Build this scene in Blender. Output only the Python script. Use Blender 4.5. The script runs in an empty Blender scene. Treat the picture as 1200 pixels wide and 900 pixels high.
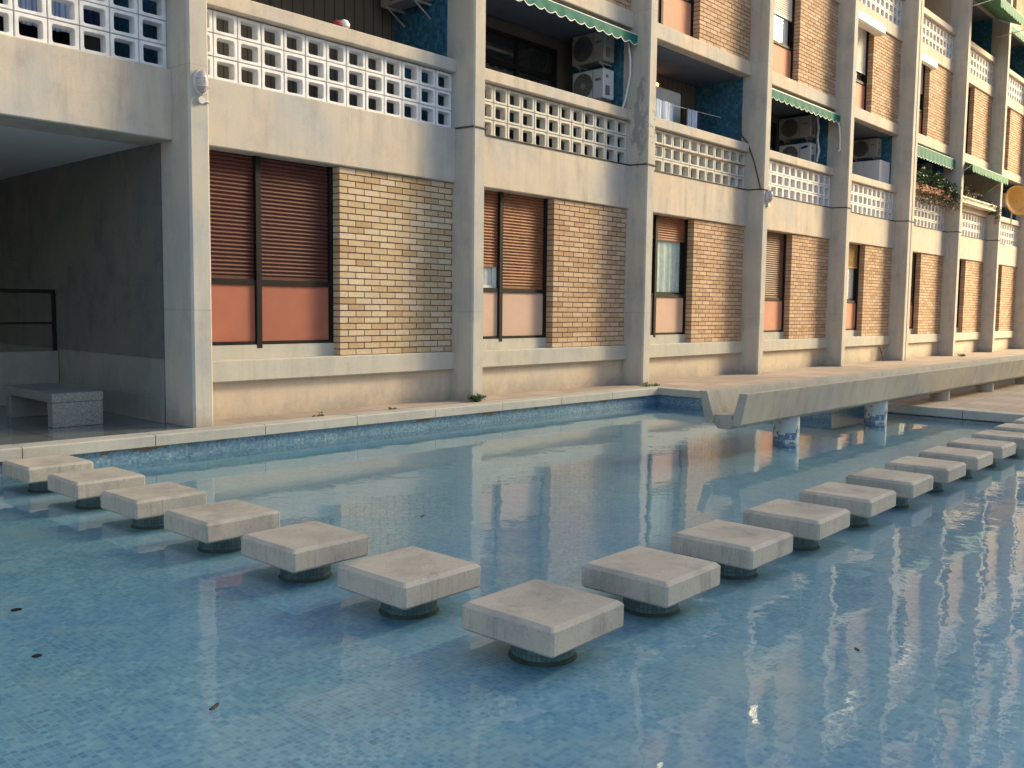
import bpy, math, random
from mathutils import Vector, Matrix
R = math.radians
S = bpy.context.scene
COL = S.collection
P = 3.9            # bay width
W = 0.22           # column width
NB = 10            # last bay index
ZF = -0.306          # pool floor
ZW = -0.243         # water level

# ------------------------------------------------------------------ materials
def mat(name):
    m = bpy.data.materials.new(name); m.use_nodes = True
    nt = m.node_tree; b = nt.nodes['Principled BSDF']
    return m, nt, b
def N(nt, t, **k):
    n = nt.nodes.new(t)
    for a, v in k.items():
        if a.startswith('i_'):
            key = a[2:]
            n.inputs[int(key) if key.isdigit() else key.replace('_', ' ')].default_value = v
        else: setattr(n, a, v)
    return n
def L(nt, a, b): nt.links.new(a, b)
def c4(c): return (c[0], c[1], c[2], 1)
def ramp(nt, fac, stops):
    r = N(nt, 'ShaderNodeValToRGB'); e = r.color_ramp.elements
    while len(e) > 1: e.remove(e[-1])
    e[0].position = stops[0][0]; e[0].color = c4(stops[0][1])
    for p_, c_ in stops[1:]:
        q = e.new(p_); q.color = c4(c_)
    L(nt, fac, r.inputs[0]); return r.outputs[0]
def mapped(nt, scale=(1, 1, 1), src='Object', rot=(0, 0, 0)):
    t = N(nt, 'ShaderNodeTexCoord'); mp = N(nt, 'ShaderNodeMapping'); mp.inputs['Scale'].default_value = scale
    mp.inputs['Rotation'].default_value = rot
    L(nt, t.outputs[src], mp.inputs[0]); return mp.outputs[0]
def noise(nt, vec, scale, detail=4, rough=.6):
    n = N(nt, 'ShaderNodeTexNoise'); n.inputs['Scale'].default_value = scale
    n.inputs['Detail'].default_value = detail; n.inputs['Roughness'].default_value = rough
    L(nt, vec, n.inputs['Vector']); return n.outputs[0]
def mixc(nt, a, b, fac, mode='MIX'):
    m = N(nt, 'ShaderNodeMix', data_type='RGBA', blend_type=mode)
    for sock, v in ((m.inputs[6], a), (m.inputs[7], b)):
        if hasattr(v, 'is_linked') or hasattr(v, 'links'): L(nt, v, sock)
        else: sock.default_value = c4(v)
    if hasattr(fac, 'links'): L(nt, fac, m.inputs[0])
    else: m.inputs[0].default_value = fac
    return m.outputs[2]
def math_(nt, op, a, b=None, c=None, clamp=False):
    m = N(nt, 'ShaderNodeMath', operation=op, use_clamp=clamp)
    for i, v in enumerate((a, b, c)):
        if v is None: continue
        if hasattr(v, 'links'): L(nt, v, m.inputs[i])
        else: m.inputs[i].default_value = v
    return m.outputs[0]
def bump(nt, b, h, strength, dist=.01):
    n = N(nt, 'ShaderNodeBump'); n.inputs['Strength'].default_value = strength; n.inputs['Distance'].default_value = dist
    L(nt, h, n.inputs['Height']); L(nt, n.outputs[0], b.inputs['Normal'])

def world_vec(nt, scale=(1, 1, 1)):
    g = N(nt, 'ShaderNodeNewGeometry'); mp = N(nt, 'ShaderNodeMapping'); mp.inputs['Scale'].default_value = scale
    L(nt, g.outputs['Position'], mp.inputs[0]); return mp.outputs[0]

def concrete(name, base, streak=.35, cool=(.33, .35, .37), peel=False, warm=None, rough=.85, grit=.55, blot=.5):
    """weathered poured concrete: mottled, with vertical rain streaks, bluish and rusty stains and small pits"""
    m, nt, b = mat(name)
    v = world_vec(nt)
    vs = world_vec(nt, (4.5, 4.5, .6))
    n1 = noise(nt, v, .9, 5, .6)
    n2 = noise(nt, vs, 1.6, 5, .65)
    n3 = noise(nt, v, 70, 3, .6)
    dark = tuple(x * .66 for x in base); lite = tuple(min(1, x * 1.14) for x in base)
    c = ramp(nt, n2, [(.30, dark), (.5, base), (.72, lite)])
    flat = mixc(nt, base, c, streak * 1.6)
    st = ramp(nt, n1, [(.44, (0, 0, 0)), (.62, (1, 1, 1))])
    col = mixc(nt, flat, cool, math_(nt, 'MULTIPLY', st, .55))
    if warm:
        n4 = noise(nt, world_vec(nt, (1, 1, 1.7)), .7, 3, .5)
        wf = ramp(nt, n4, [(.45, (0, 0, 0)), (.65, (1, 1, 1))])
        col = mixc(nt, col, warm, math_(nt, 'MULTIPLY', wf, .55))
    gr = ramp(nt, n3, [(.3, (.84, .84, .84)), (.5, (1, 1, 1)), (.75, (1.05, 1.05, 1.05))])
    col = mixc(nt, col, gr, grit, 'MULTIPLY')
    n5 = noise(nt, world_vec(nt, (1, 1, .8)), 3.1, 7, .68)
    bl = ramp(nt, n5, [(.34, (.74, .75, .78)), (.5, (1, 1, 1)), (.7, (1.05, 1.04, 1.0))])
    col = mixc(nt, col, bl, blot, 'MULTIPLY')
    pits = noise(nt, v, 55, 1, .5)
    pf = ramp(nt, pits, [(.20, (.45, .43, .4)), (.25, (1, 1, 1))])
    col = mixc(nt, col, pf, .5, 'MULTIPLY')
    sp0 = N(nt, 'ShaderNodeSeparateXYZ'); L(nt, world_vec(nt), sp0.inputs[0]); zz = sp0.outputs[2]
    if 'column' in name:
        wob = math_(nt, 'ADD', zz, math_(nt, 'MULTIPLY', noise(nt, v, 1.5, 2), .03))
        ln = math_(nt, 'LESS_THAN', math_(nt, 'FRACT', math_(nt, 'DIVIDE', math_(nt, 'SUBTRACT', wob, 1.18), 2.38)), .0042)
        col = mixc(nt, col, (.20, .19, .18), math_(nt, 'MULTIPLY', ln, .35))
    if 'column' in name or 'plinth' in name:
        gm = math_(nt, 'SUBTRACT', math_(nt, 'ADD', n1, math_(nt, 'MULTIPLY', noise(nt, v, 7, 4, .7), .5)), math_(nt, 'MULTIPLY', zz, 1.6))
        gmf = ramp(nt, gm, [(.42, (0, 0, 0)), (.85, (1, 1, 1))])
        col = mixc(nt, col, (.23, .19, .155), math_(nt, 'MULTIPLY', gmf, .65))
    if 'beam' in name or 'ledge' in name or 'coping' in name or 'trough' in name:
        dn = noise(nt, world_vec(nt, (9, 9, .4)), 1.0, 5, .7)
        df = ramp(nt, dn, [(.60, (0, 0, 0)), (.74, (1, 1, 1))])
        col = mixc(nt, col, (.22, .20, .18), math_(nt, 'MULTIPLY', df, .25))
    if peel:
        sp = N(nt, 'ShaderNodeSeparateXYZ'); g = N(nt, 'ShaderNodeNewGeometry'); L(nt, g.outputs['Position'], sp.inputs[0])
        z = sp.outputs[2]; y = sp.outputs[1]
        band = math_(nt, 'SUBTRACT', 1.0, math_(nt, 'ABSOLUTE', math_(nt, 'DIVIDE', math_(nt, 'SUBTRACT', z, 4.15), 1.45)))
        band2 = math_(nt, 'SUBTRACT', 1.0, math_(nt, 'ABSOLUTE', math_(nt, 'DIVIDE', math_(nt, 'SUBTRACT', y, .16), .24)))
        pn = noise(nt, world_vec(nt, (1, 4, 1.6)), 2.6, 7, .72)
        f = math_(nt, 'ADD', math_(nt, 'MULTIPLY', band, .32), math_(nt, 'MULTIPLY', band2, .2))
        f = math_(nt, 'ADD', f, pn)
        ff = ramp(nt, f, [(.89, (0, 0, 0)), (.905, (1, 1, 1))])
        col = mixc(nt, col, (.25, .255, .265), math_(nt, 'MULTIPLY', ff, .85))
    L(nt, col, b.inputs['Base Color']); b.inputs['Roughness'].default_value = rough
    h = math_(nt, 'ADD', math_(nt, 'MULTIPLY', n3, .5), math_(nt, 'MULTIPLY', pf, .8))
    bump(nt, b, h, .35, .004)
    return m

def plain(name, base, rough=.6, spec=.5, metal=0, var=.12, scale=6, bmp=0):
    m, nt, b = mat(name)
    n = noise(nt, world_vec(nt), scale, 4, .6)
    col = ramp(nt, n, [(.3, tuple(x * (1 - var) for x in base)), (.7, tuple(min(1, x * (1 + var)) for x in base))])
    L(nt, col, b.inputs['Base Color']); b.inputs['Roughness'].default_value = rough
    b.inputs['Metallic'].default_value = metal; b.inputs['Specular IOR Level'].default_value = spec
    if bmp: bump(nt, b, noise(nt, world_vec(nt), scale * 8, 3), bmp, .004)
    return m

def tinted(name, stops, rough=.85, grain=.25, bmp=.3):
    """per-brick colour read from the mesh's own random face tint"""
    m, nt, b = mat(name)
    a = N(nt, 'ShaderNodeAttribute', attribute_name='tint')
    c = ramp(nt, a.outputs['Fac'], stops)
    n = noise(nt, world_vec(nt), 30, 4, .7)
    g = ramp(nt, n, [(.3, (.78, .76, .74)), (.65, (1.05, 1.05, 1.05))])
    c = mixc(nt, c, g, grain * 3, 'MULTIPLY')
    n2 = noise(nt, world_vec(nt), .8, 4, .6)
    g2 = ramp(nt, n2, [(.35, (.90, .90, .91)), (.6, (1, 1, 1))])
    c = mixc(nt, c, g2, .8, 'MULTIPLY')
    L(nt, c, b.inputs['Base Color']); b.inputs['Roughness'].default_value = rough
    bump(nt, b, n, bmp, .004); return m

M = {}
M['conc'] = concrete('concrete_beam', (.53, .45, .375), .42, (.36, .385, .42), warm=(.54, .44, .345))
M['conc_col'] = concrete('concrete_column', (.49, .445, .39), .36, (.35, .355, .37), warm=(.50, .44, .36))
M['conc_peel'] = concrete('concrete_column_peeling', (.49, .445, .39), .36, (.35, .355, .37), peel=True)
M['conc_wall'] = concrete('plinth_plaster', (.54, .44, .345), .2, (.44, .42, .38), warm=(.53, .44, .34))
M['conc_ledge'] = concrete('concrete_ledge', (.47, .435, .375), .25, (.38, .39, .39))
M['coping'] = concrete('coping_stone', (.42, .40, .36), .2, (.30, .30, .28), rough=.8)
M['trough'] = concrete('trough_concrete', (.30, .285, .25), .85, (.27, .28, .28), warm=(.42, .37, .30))
M['stone'] = concrete('slab_concrete', (.405, .37, .315), .12, (.26, .25, .235), warm=(.43, .375, .325), grit=.6, blot=1.0)
def slab_wear(m):
    nt = m.node_tree; b = nt.nodes['Principled BSDF']; src = b.inputs['Base Color'].links[0].from_socket
    t = N(nt, 'ShaderNodeTexCoord'); sp = N(nt, 'ShaderNodeSeparateXYZ'); L(nt, t.outputs['Object'], sp.inputs[0])
    x, y, z = sp.outputs
    r_ = math_(nt, 'SQRT', math_(nt, 'ADD', math_(nt, 'MULTIPLY', x, x), math_(nt, 'MULTIPLY', y, y)))
    n = noise(nt, world_vec(nt), 5, 6, .7)
    f = math_(nt, 'ADD', math_(nt, 'MULTIPLY', r_, 3.2), math_(nt, 'MULTIPLY', math_(nt, 'SUBTRACT', n, .5), 2.4))
    f = math_(nt, 'ADD', f, math_(nt, 'MULTIPLY', math_(nt, 'LESS_THAN', z, .004), 9.0))
    c = ramp(nt, f, [(.30, (.80, .79, .78)), (.42, (.74, .73, .72)), (.46, (1, 1, 1))])
    c1 = mixc(nt, src, c, .4, 'MULTIPLY')
    # vertical runs of grime and pin holes on the sides
    n2 = noise(nt, world_vec(nt, (30, 30, 3)), 1, 4, .7)
    g = ramp(nt, n2, [(.34, (.72, .71, .68)), (.46, (1, 1, 1))])
    c2 = mixc(nt, c1, g, math_(nt, 'MULTIPLY', math_(nt, 'LESS_THAN', z, .0), .7), 'MULTIPLY')
    n3 = noise(nt, world_vec(nt), 95, 1, .5)
    h = ramp(nt, n3, [(.25, (.4, .39, .37)), (.29, (1, 1, 1))])
    L(nt, mixc(nt, c2, h, .8, 'MULTIPLY'), b.inputs['Base Color'])
slab_wear(M['stone'])
M['brick_warm'] = tinted('brick_cream', [(0, (.44, .29, .165)), (.2, (.52, .365, .22)), (.55, (.56, .415, .265)), (.85, (.61, .48, .345)), (1, (.56, .42, .32))])
M['brick_pink'] = tinted('brick_buff', [(0, (.42, .26, .16)), (.3, (.50, .325, .205)), (.7, (.545, .37, .245)), (1, (.58, .425, .30))])
M['mortar'] = plain('dark_mortar', (.16, .105, .07), .95, .2, var=.25, scale=12)
M['white_block'] = plain('white_painted_block', (.72, .70, .71), .7, var=.13, scale=7, bmp=.15)
M['grey_block'] = plain('beige_painted_block', (.56, .53, .48), .75, var=.16, scale=7, bmp=.15)
M['shutter_red'] = plain('shutter_dark_red', (.082, .020, .015), .55, var=.15)
M['shutter_wood'] = plain('shutter_orange_wood', (.23, .085, .04), .55, var=.35, scale=5)
M['shutter_brown'] = plain('shutter_brown', (.17, .085, .055), .55, var=.2)
M['shutter_white'] = plain('shutter_white', (.72, .68, .64), .5, var=.05)
M['straw'] = plain('straw_blind', (.42, .28, .11), .8, var=.3, scale=20)
M['panel_red'] = plain('panel_brick_red', (.34, .105, .062), .7, var=.1, scale=2.5, bmp=.15)
M['panel_pink'] = plain('panel_beige_pink', (.52, .34, .265), .7, var=.06, scale=2.5, bmp=.1)
M['panel_salmon'] = plain('panel_salmon', (.50, .215, .135), .7, var=.08, scale=2.5, bmp=.1)
M['frame'] = plain('black_frame_paint', (.010, .009, .009), .6, .2, var=.3)
M['frame_brown'] = plain('dark_brown_frame', (.05, .03, .022), .5, var=.3)
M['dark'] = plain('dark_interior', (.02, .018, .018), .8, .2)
M['curtain'] = plain('pale_curtain', (.50, .62, .60), .9, var=.15, scale=9)
M['curtain_white'] = plain('white_net_curtain', (.78, .78, .76), .9, var=.08, scale=9)
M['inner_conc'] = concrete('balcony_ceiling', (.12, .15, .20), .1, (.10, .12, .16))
M['slat_wall'] = None
M['green_awn'] = plain('awning_green', (.0, .125, .095), .8, var=.12, scale=4)
M['pale_awn'] = plain('awning_faded_green', (.10, .24, .15), .85, var=.12, scale=4)
M['white_cloth'] = plain('white_trim', (.75, .75, .72), .8, var=.04)
M['ac_white'] = plain('ac_casing_white', (.62, .63, .66), .45, var=.05)
M['ac_old'] = plain('ac_casing_aged', (.30, .285, .27), .5, var=.12)
M['ac_grille'] = plain('ac_grille_grey', (.09, .09, .10), .5, var=.2)
M['ac_blue'] = plain('badge_blue', (.01, .03, .30), .4, var=0.02)
M['ac_badge'] = plain('badge_grey', (.16, .15, .16), .5, var=0.05)
M['galv'] = plain('bracket_grey', (.30, .29, .27), .5, var=.1)
M['pipe_white'] = plain('white_pipe', (.70, .70, .68), .5, var=.05)
M['pipe_rust'] = plain('rusty_pipe', (.20, .09, .06), .7, var=.3)
M['cable'] = plain('dark_cable', (.05, .045, .04), .7, var=.2)
M['cloth_blue'] = None
M['cloth_dark'] = plain('navy_cloth', (.02, .025, .09), .9)
M['cloth_red'] = plain('dark_red_cloth', (.28, .03, .03), .9)
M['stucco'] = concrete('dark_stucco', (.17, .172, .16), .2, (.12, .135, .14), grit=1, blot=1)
def rough_up(m, sc, st):
    nt = m.node_tree; b = nt.nodes['Principled BSDF']
    for l_ in list(b.inputs['Normal'].links): nt.links.remove(l_)
    bump(nt, b, noise(nt, world_vec(nt), sc, 5, .75), st, .03)
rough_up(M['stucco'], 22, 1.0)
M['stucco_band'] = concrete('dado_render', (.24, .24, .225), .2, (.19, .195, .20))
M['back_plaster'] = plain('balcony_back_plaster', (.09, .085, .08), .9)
M['cream_render'] = plain('cream_render', (.55, .47, .36), .9)
M['ceil_white'] = plain('painted_ceiling', (.66, .68, .72), .8, var=.04, scale=1)
M['dish'] = plain('dish_orange', (.75, .36, .07), .5, var=.06)
M['leaf'] = tinted('leaf_green', [(0, (.02, .05, .015)), (.5, (.05, .10, .03)), (1, (.12, .15, .05))], .6, .1, .05)
M['leaf_dry'] = tinted('leaf_brownish', [(0, (.04, .045, .02)), (.5, (.12, .10, .05)), (1, (.22, .15, .09))], .7, .1, .05)
M['terracotta'] = plain('terracotta', (.34, .13, .07), .8)
M['stick'] = plain('dry_twig', (.06, .04, .03), .9)
M['lamp_glass'] = plain('lamp_glass', (.42, .36, .38), .25, var=.1)
M['lamp_cage'] = plain('lamp_cage', (.58, .55, .54), .4, var=.1)
M['algae'] = plain('algae_ring', (.055, .065, .035), .9, var=.4, scale=25)
M['wet_leaf'] = plain('dead_leaf', (.045, .03, .02), .7)
M['lace'] = plain('planter_cream', (.62, .55, .45), .7)

def striped(name, a, b_, axis, pitch, duty, rough=.8):
    m, nt, b = mat(name)
    sp = N(nt, 'ShaderNodeSeparateXYZ'); L(nt, world_vec(nt), sp.inputs[0])
    f = math_(nt, 'FRACT', math_(nt, 'DIVIDE', sp.outputs[axis], pitch))
    g = math_(nt, 'LESS_THAN', f, duty)
    n = noise(nt, world_vec(nt), 3, 3)
    c = mixc(nt, a, b_, g)
    c = mixc(nt, c, ramp(nt, n, [(.3, (.8, .8, .8)), (.7, (1.1, 1.1, 1.1))]), .6, 'MULTIPLY')
    L(nt, c, b.inputs['Base Color']); b.inputs['Roughness'].default_value = rough
    return m
M['slat_wall'] = striped('boarded_back_wall', (.11, .09, .07), (.035, .028, .022), 0, .16, .12)
M['cloth_blue'] = striped('blue_striped_cloth', (.66, .72, .84), (.30, .40, .66), 0, .045, .35, .9)

def mosaic(name, mode, stops, size=.026, rough=.35, grout=(.30, .36, .38), gw=.10, patch=True, amp=.62, grime=False, drift=False):
    m, nt, b = mat(name)
    if mode == 'polar':
        t = N(nt, 'ShaderNodeTexCoord'); src = t.outputs['Object']
    else: src = world_vec(nt)
    sp = N(nt, 'ShaderNodeSeparateXYZ'); L(nt, src, sp.inputs[0])
    x, y, z = sp.outputs
    if mode == 'floor': u, v = x, y
    elif mode == 'wall': u, v = math_(nt, 'ADD', x, y), z
    else:
        u = math_(nt, 'MULTIPLY', math_(nt, 'ARCTAN2', y, x), .15); v = z
    u = math_(nt, 'DIVIDE', u, size); v = math_(nt, 'DIVIDE', v, size)
    cx = N(nt, 'ShaderNodeCombineXYZ'); L(nt, math_(nt, 'FLOOR', u), cx.inputs[0]); L(nt, math_(nt, 'FLOOR', v), cx.inputs[1])
    wn = N(nt, 'ShaderNodeTexWhiteNoise', noise_dimensions='2D'); L(nt, cx.outputs[0], wn.inputs['Vector'])
    val = wn.outputs['Value']
    if patch:
        pn = noise(nt, world_vec(nt), 1.1, 5, .65)
        pn2 = noise(nt, world_vec(nt), 6.5, 3, .6)
        val = math_(nt, 'ADD', math_(nt, 'MULTIPLY', val, amp), math_(nt, 'MULTIPLY', math_(nt, 'SUBTRACT', pn, .3 - (.62 - amp) * .5), .95))
        val = math_(nt, 'ADD', val, math_(nt, 'MULTIPLY', math_(nt, 'SUBTRACT', pn2, .5), .55), clamp=True)
    c = ramp(nt, val, stops)
    g1 = math_(nt, 'LESS_THAN', math_(nt, 'FRACT', u), gw); g2 = math_(nt, 'LESS_THAN', math_(nt, 'FRACT', v), gw)
    g = math_(nt, 'MAXIMUM', g1, g2)
    c = mixc(nt, c, grout, g)
    if drift:   # areas of bluer tile, and films of pale lime and greenish scum lying on the floor
        d1 = ramp(nt, noise(nt, world_vec(nt), .55, 4, .6), [(.44, (0, 0, 0)), (.62, (1, 1, 1))])
        c = mixc(nt, c, (.03, .135, .36), math_(nt, 'MULTIPLY', d1, .34))
        d2 = ramp(nt, noise(nt, world_vec(nt, (1.3, 1, 1)), 1.25, 6, .68), [(.52, (0, 0, 0)), (.72, (1, 1, 1))])
        c = mixc(nt, c, (.34, .42, .40), math_(nt, 'MULTIPLY', d2, .55))
    if grime:   # render showing where the top courses of tile have dropped off
        gn = noise(nt, world_vec(nt, (1, 1, 1.5)), 3.2, 6, .7)
        gf = math_(nt, 'GREATER_THAN', math_(nt, 'ADD', math_(nt, 'MULTIPLY', z, 2.2), gn), .285)
        c = mixc(nt, c, (.13, .10, .07), gf)
    L(nt, c, b.inputs['Base Color']); b.inputs['Roughness'].default_value = rough
    return m
BLUES = [(0, (.055, .16, .26)), (.3, (.09, .24, .345)), (.6, (.16, .345, .42)), (.85, (.26, .45, .49)), (1, (.40, .54, .53))]
M['pool_floor'] = mosaic('pool_floor_mosaic', 'floor', BLUES, .0255, grout=(.24, .36, .42), gw=.11, amp=.40, drift=True)
M['pool_wall'] = mosaic('pool_wall_mosaic', 'wall', [(0, (.045, .09, .16)), (.4, (.08, .17, .27)), (.8, (.14, .26, .34)), (1, (.30, .38, .42))], .0235, grout=(.16, .22, .26), grime=True)
M['blue_wall'] = mosaic('balcony_blue_mosaic', 'wall', [(0, (.010, .045, .085)), (.4, (.018, .085, .15)), (.8, (.03, .16, .25)), (1, (.10, .25, .32))], .05, .6, (.02, .08, .13), .08)
M['pier_tile'] = mosaic('pedestal_mosaic', 'polar', [(0, (.07, .11, .115)), (.5, (.12, .17, .17)), (1, (.18, .23, .22))], .0235, .6, (.06, .065, .06), .1)
M['cream_tile'] = mosaic('cream_wall_render', 'wall', [(0, (.40, .33, .24)), (1, (.48, .40, .30))], .3, .8, (.36, .29, .2), .02)

def pillar_mat():
    m, nt, b = mat('pillar_half_tiled')
    t = N(nt, 'ShaderNodeTexCoord'); sp = N(nt, 'ShaderNodeSeparateXYZ'); L(nt, t.outputs['Object'], sp.inputs[0])
    x, y, z = sp.outputs
    u = math_(nt, 'DIVIDE', math_(nt, 'MULTIPLY', math_(nt, 'ARCTAN2', y, x), .15), .026); v = math_(nt, 'DIVIDE', z, .026)
    cx = N(nt, 'ShaderNodeCombineXYZ'); L(nt, math_(nt, 'FLOOR', u), cx.inputs[0]); L(nt, math_(nt, 'FLOOR', v), cx.inputs[1])
    wn = N(nt, 'ShaderNodeTexWhiteNoise', noise_dimensions='2D'); L(nt, cx.outputs[0], wn.inputs['Vector'])
    tile = ramp(nt, wn.outputs['Value'], [(0, (.07, .13, .21)), (1, (.15, .24, .33))])
    # cells lose their tiles together: threshold a smooth noise on the cell id
    sc = N(nt, 'ShaderNodeVectorMath', operation='MULTIPLY'); sc.inputs[1].default_value = (.22, .22, .22); L(nt, cx.outputs[0], sc.inputs[0])
    nn = noise(nt, sc.outputs[0], 1.2, 2, .5)
    f = math_(nt, 'GREATER_THAN', math_(nt, 'ADD', nn, math_(nt, 'MULTIPLY', z, .9)), .38)
    c = mixc(nt, tile, (.46, .47, .49), f)
    L(nt, c, b.inputs['Base Color']); b.inputs['Roughness'].default_value = .5
    return m
M['pillar'] = pillar_mat()

def paving(name, c1, c2, sx, sy, joint, rough, jw=.012, marb=0):
    m, nt, b = mat(name)
    sp = N(nt, 'ShaderNodeSeparateXYZ'); L(nt, world_vec(nt), sp.inputs[0])
    u = math_(nt, 'DIVIDE', sp.outputs[0], sx); v = math_(nt, 'DIVIDE', sp.outputs[1], sy)
    cx = N(nt, 'ShaderNodeCombineXYZ'); L(nt, math_(nt, 'FLOOR', u), cx.inputs[0]); L(nt, math_(nt, 'FLOOR', v), cx.inputs[1])
    wn = N(nt, 'ShaderNodeTexWhiteNoise', noise_dimensions='2D'); L(nt, cx.outputs[0], wn.inputs['Vector'])
    n = noise(nt, world_vec(nt), 3.5, 6, .7)
    n2 = noise(nt, world_vec(nt), 40, 3, .7)
    fac = math_(nt, 'ADD', math_(nt, 'MULTIPLY', wn.outputs['Value'], .45), math_(nt, 'MULTIPLY', n, .6))
    c = ramp(nt, fac, [(.25, c1), (.75, c2)])
    c = mixc(nt, c, ramp(nt, n2, [(.3, (.75, .75, .75)), (.6, (1.05, 1.05, 1.05))]), .7, 'MULTIPLY')
    g = math_(nt, 'MAXIMUM', math_(nt, 'LESS_THAN', math_(nt, 'FRACT', u), jw / sx), math_(nt, 'LESS_THAN', math_(nt, 'FRACT', v), jw / sy))
    c = mixc(nt, c, joint, g)
    L(nt, c, b.inputs['Base Color']); b.inputs['Roughness'].default_value = rough
    bump(nt, b, n2, .2, .003)
    return m
M['walk'] = paving('walkway_concrete', (.30, .235, .19), (.42, .33, .27), .6, .6, (.20, .15, .12), .85)
M['marble'] = paving('entrance_marble', (.10, .115, .125), (.17, .19, .20), .60, .60, (.01, .01, .01), .12, .016)
def speckle(m, a, b_):
    nt = m.node_tree; b = nt.nodes['Principled BSDF']; src = b.inputs['Base Color'].links[0].from_socket
    f = ramp(nt, noise(nt, world_vec(nt), 150, 2, .8), [(.42, (.45, .45, .45)), (.5, (1, 1, 1)), (.6, (1.6, 1.6, 1.6))])
    L(nt, mixc(nt, src, f, 1.0, 'MULTIPLY'), b.inputs['Base Color'])
M['granite'] = concrete('bench_granite', (.20, .205, .20), .05, (.17, .18, .18), rough=.45)

def glass_dark():
    m, nt, b = mat('window_glass')
    b.inputs['Base Color'].default_value = (.02, .023, .026, 1); b.inputs['Roughness'].default_value = .03
    b.inputs['Specular IOR Level'].default_value = .8
    bump(nt, b, noise(nt, world_vec(nt), 1.5, 2), .15, .01)
    return m
M['glass'] = glass_dark()
def glass_clear():
    m, nt, b = mat('clear_window_glass')
    out = nt.nodes['Material Output']
    tr = N(nt, 'ShaderNodeBsdfTransparent'); gl = N(nt, 'ShaderNodeBsdfGlossy'); gl.inputs['Roughness'].default_value = .02
    g = N(nt, 'ShaderNodeNewGeometry'); dp = N(nt, 'ShaderNodeVectorMath', operation='DOT_PRODUCT')
    L(nt, g.outputs['Incoming'], dp.inputs[0]); L(nt, g.outputs['Normal'], dp.inputs[1])
    om = math_(nt, 'SUBTRACT', 1.0, math_(nt, 'ABSOLUTE', dp.outputs['Value']), clamp=True)
    fr = N(nt, 'ShaderNodeMath', operation='MULTIPLY_ADD'); L(nt, math_(nt, 'POWER', om, 5.0), fr.inputs[0]); fr.inputs[1].default_value = .95; fr.inputs[2].default_value = .05
    mx = N(nt, 'ShaderNodeMixShader'); L(nt, fr.outputs[0], mx.inputs[0]); L(nt, tr.outputs[0], mx.inputs[1]); L(nt, gl.outputs[0], mx.inputs[2])
    L(nt, mx.outputs[0], out.inputs[0]); nt.nodes.remove(b); return m
M['glass_clear'] = glass_clear()
def water_mat():
    m, nt, b = mat('pool_water')
    out = nt.nodes['Material Output']
    v = world_vec(nt)
    big = noise(nt, world_vec(nt, (1, 1, 1)), 1.7, 3, .5)
    mid = noise(nt, world_vec(nt, (1, 1, 1)), 6.0, 3, .55)
    fine = noise(nt, world_vec(nt, (1, 1, 1)), 24, 2, .5)
    calm = ramp(nt, noise(nt, v, .45, 2, .5), [(.38, (.25, .25, .25)), (.62, (1, 1, 1))])
    h = math_(nt, 'ADD', math_(nt, 'MULTIPLY', big, 1.0), math_(nt, 'MULTIPLY', mid, .16))
    h = math_(nt, 'ADD', h, math_(nt, 'MULTIPLY', math_(nt, 'MULTIPLY', fine, calm), .035))
    bp = N(nt, 'ShaderNodeBump'); bp.inputs['Strength'].default_value = 1; bp.inputs['Distance'].default_value = WAVE
    L(nt, h, bp.inputs['Height'])
    tr = N(nt, 'ShaderNodeBsdfTransparent'); tr.inputs[0].default_value = (.93, .985, 1, 1)
    gl = N(nt, 'ShaderNodeBsdfGlossy'); gl.inputs['Roughness'].default_value = .0
    L(nt, bp.outputs[0], gl.inputs['Normal'])
    # Schlick's law, the same from above and below
    g = N(nt, 'ShaderNodeNewGeometry'); dp = N(nt, 'ShaderNodeVectorMath', operation='DOT_PRODUCT')
    L(nt, g.outputs['Incoming'], dp.inputs[0]); L(nt, bp.outputs[0], dp.inputs[1])
    om = math_(nt, 'SUBTRACT', 1.0, math_(nt, 'ABSOLUTE', dp.outputs['Value']), clamp=True)
    fr = N(nt, 'ShaderNodeMath', operation='MULTIPLY_ADD'); L(nt, math_(nt, 'POWER', om, 5.0), fr.inputs[0]); fr.inputs[1].default_value = .98; fr.inputs[2].default_value = .02
    mx = N(nt, 'ShaderNodeMixShader'); L(nt, fr.outputs[0], mx.inputs[0]); L(nt, tr.outputs[0], mx.inputs[1]); L(nt, gl.outputs[0], mx.inputs[2])
    L(nt, mx.outputs[0], out.inputs[0]); nt.nodes.remove(b); return m
WAVE = .0044
M['water'] = water_mat()
def lit(name, col, s):
    m, nt, b = mat(name); b.inputs['Emission Color'].default_value = c4(col); b.inputs['Emission Strength'].default_value = s
    b.inputs['Base Color'].default_value = c4(col); return m
M['bulb'] = lit('lit_bulb', (1, .45, .12), 3.5)

speckle(M['granite'], 0, 0)
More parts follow.
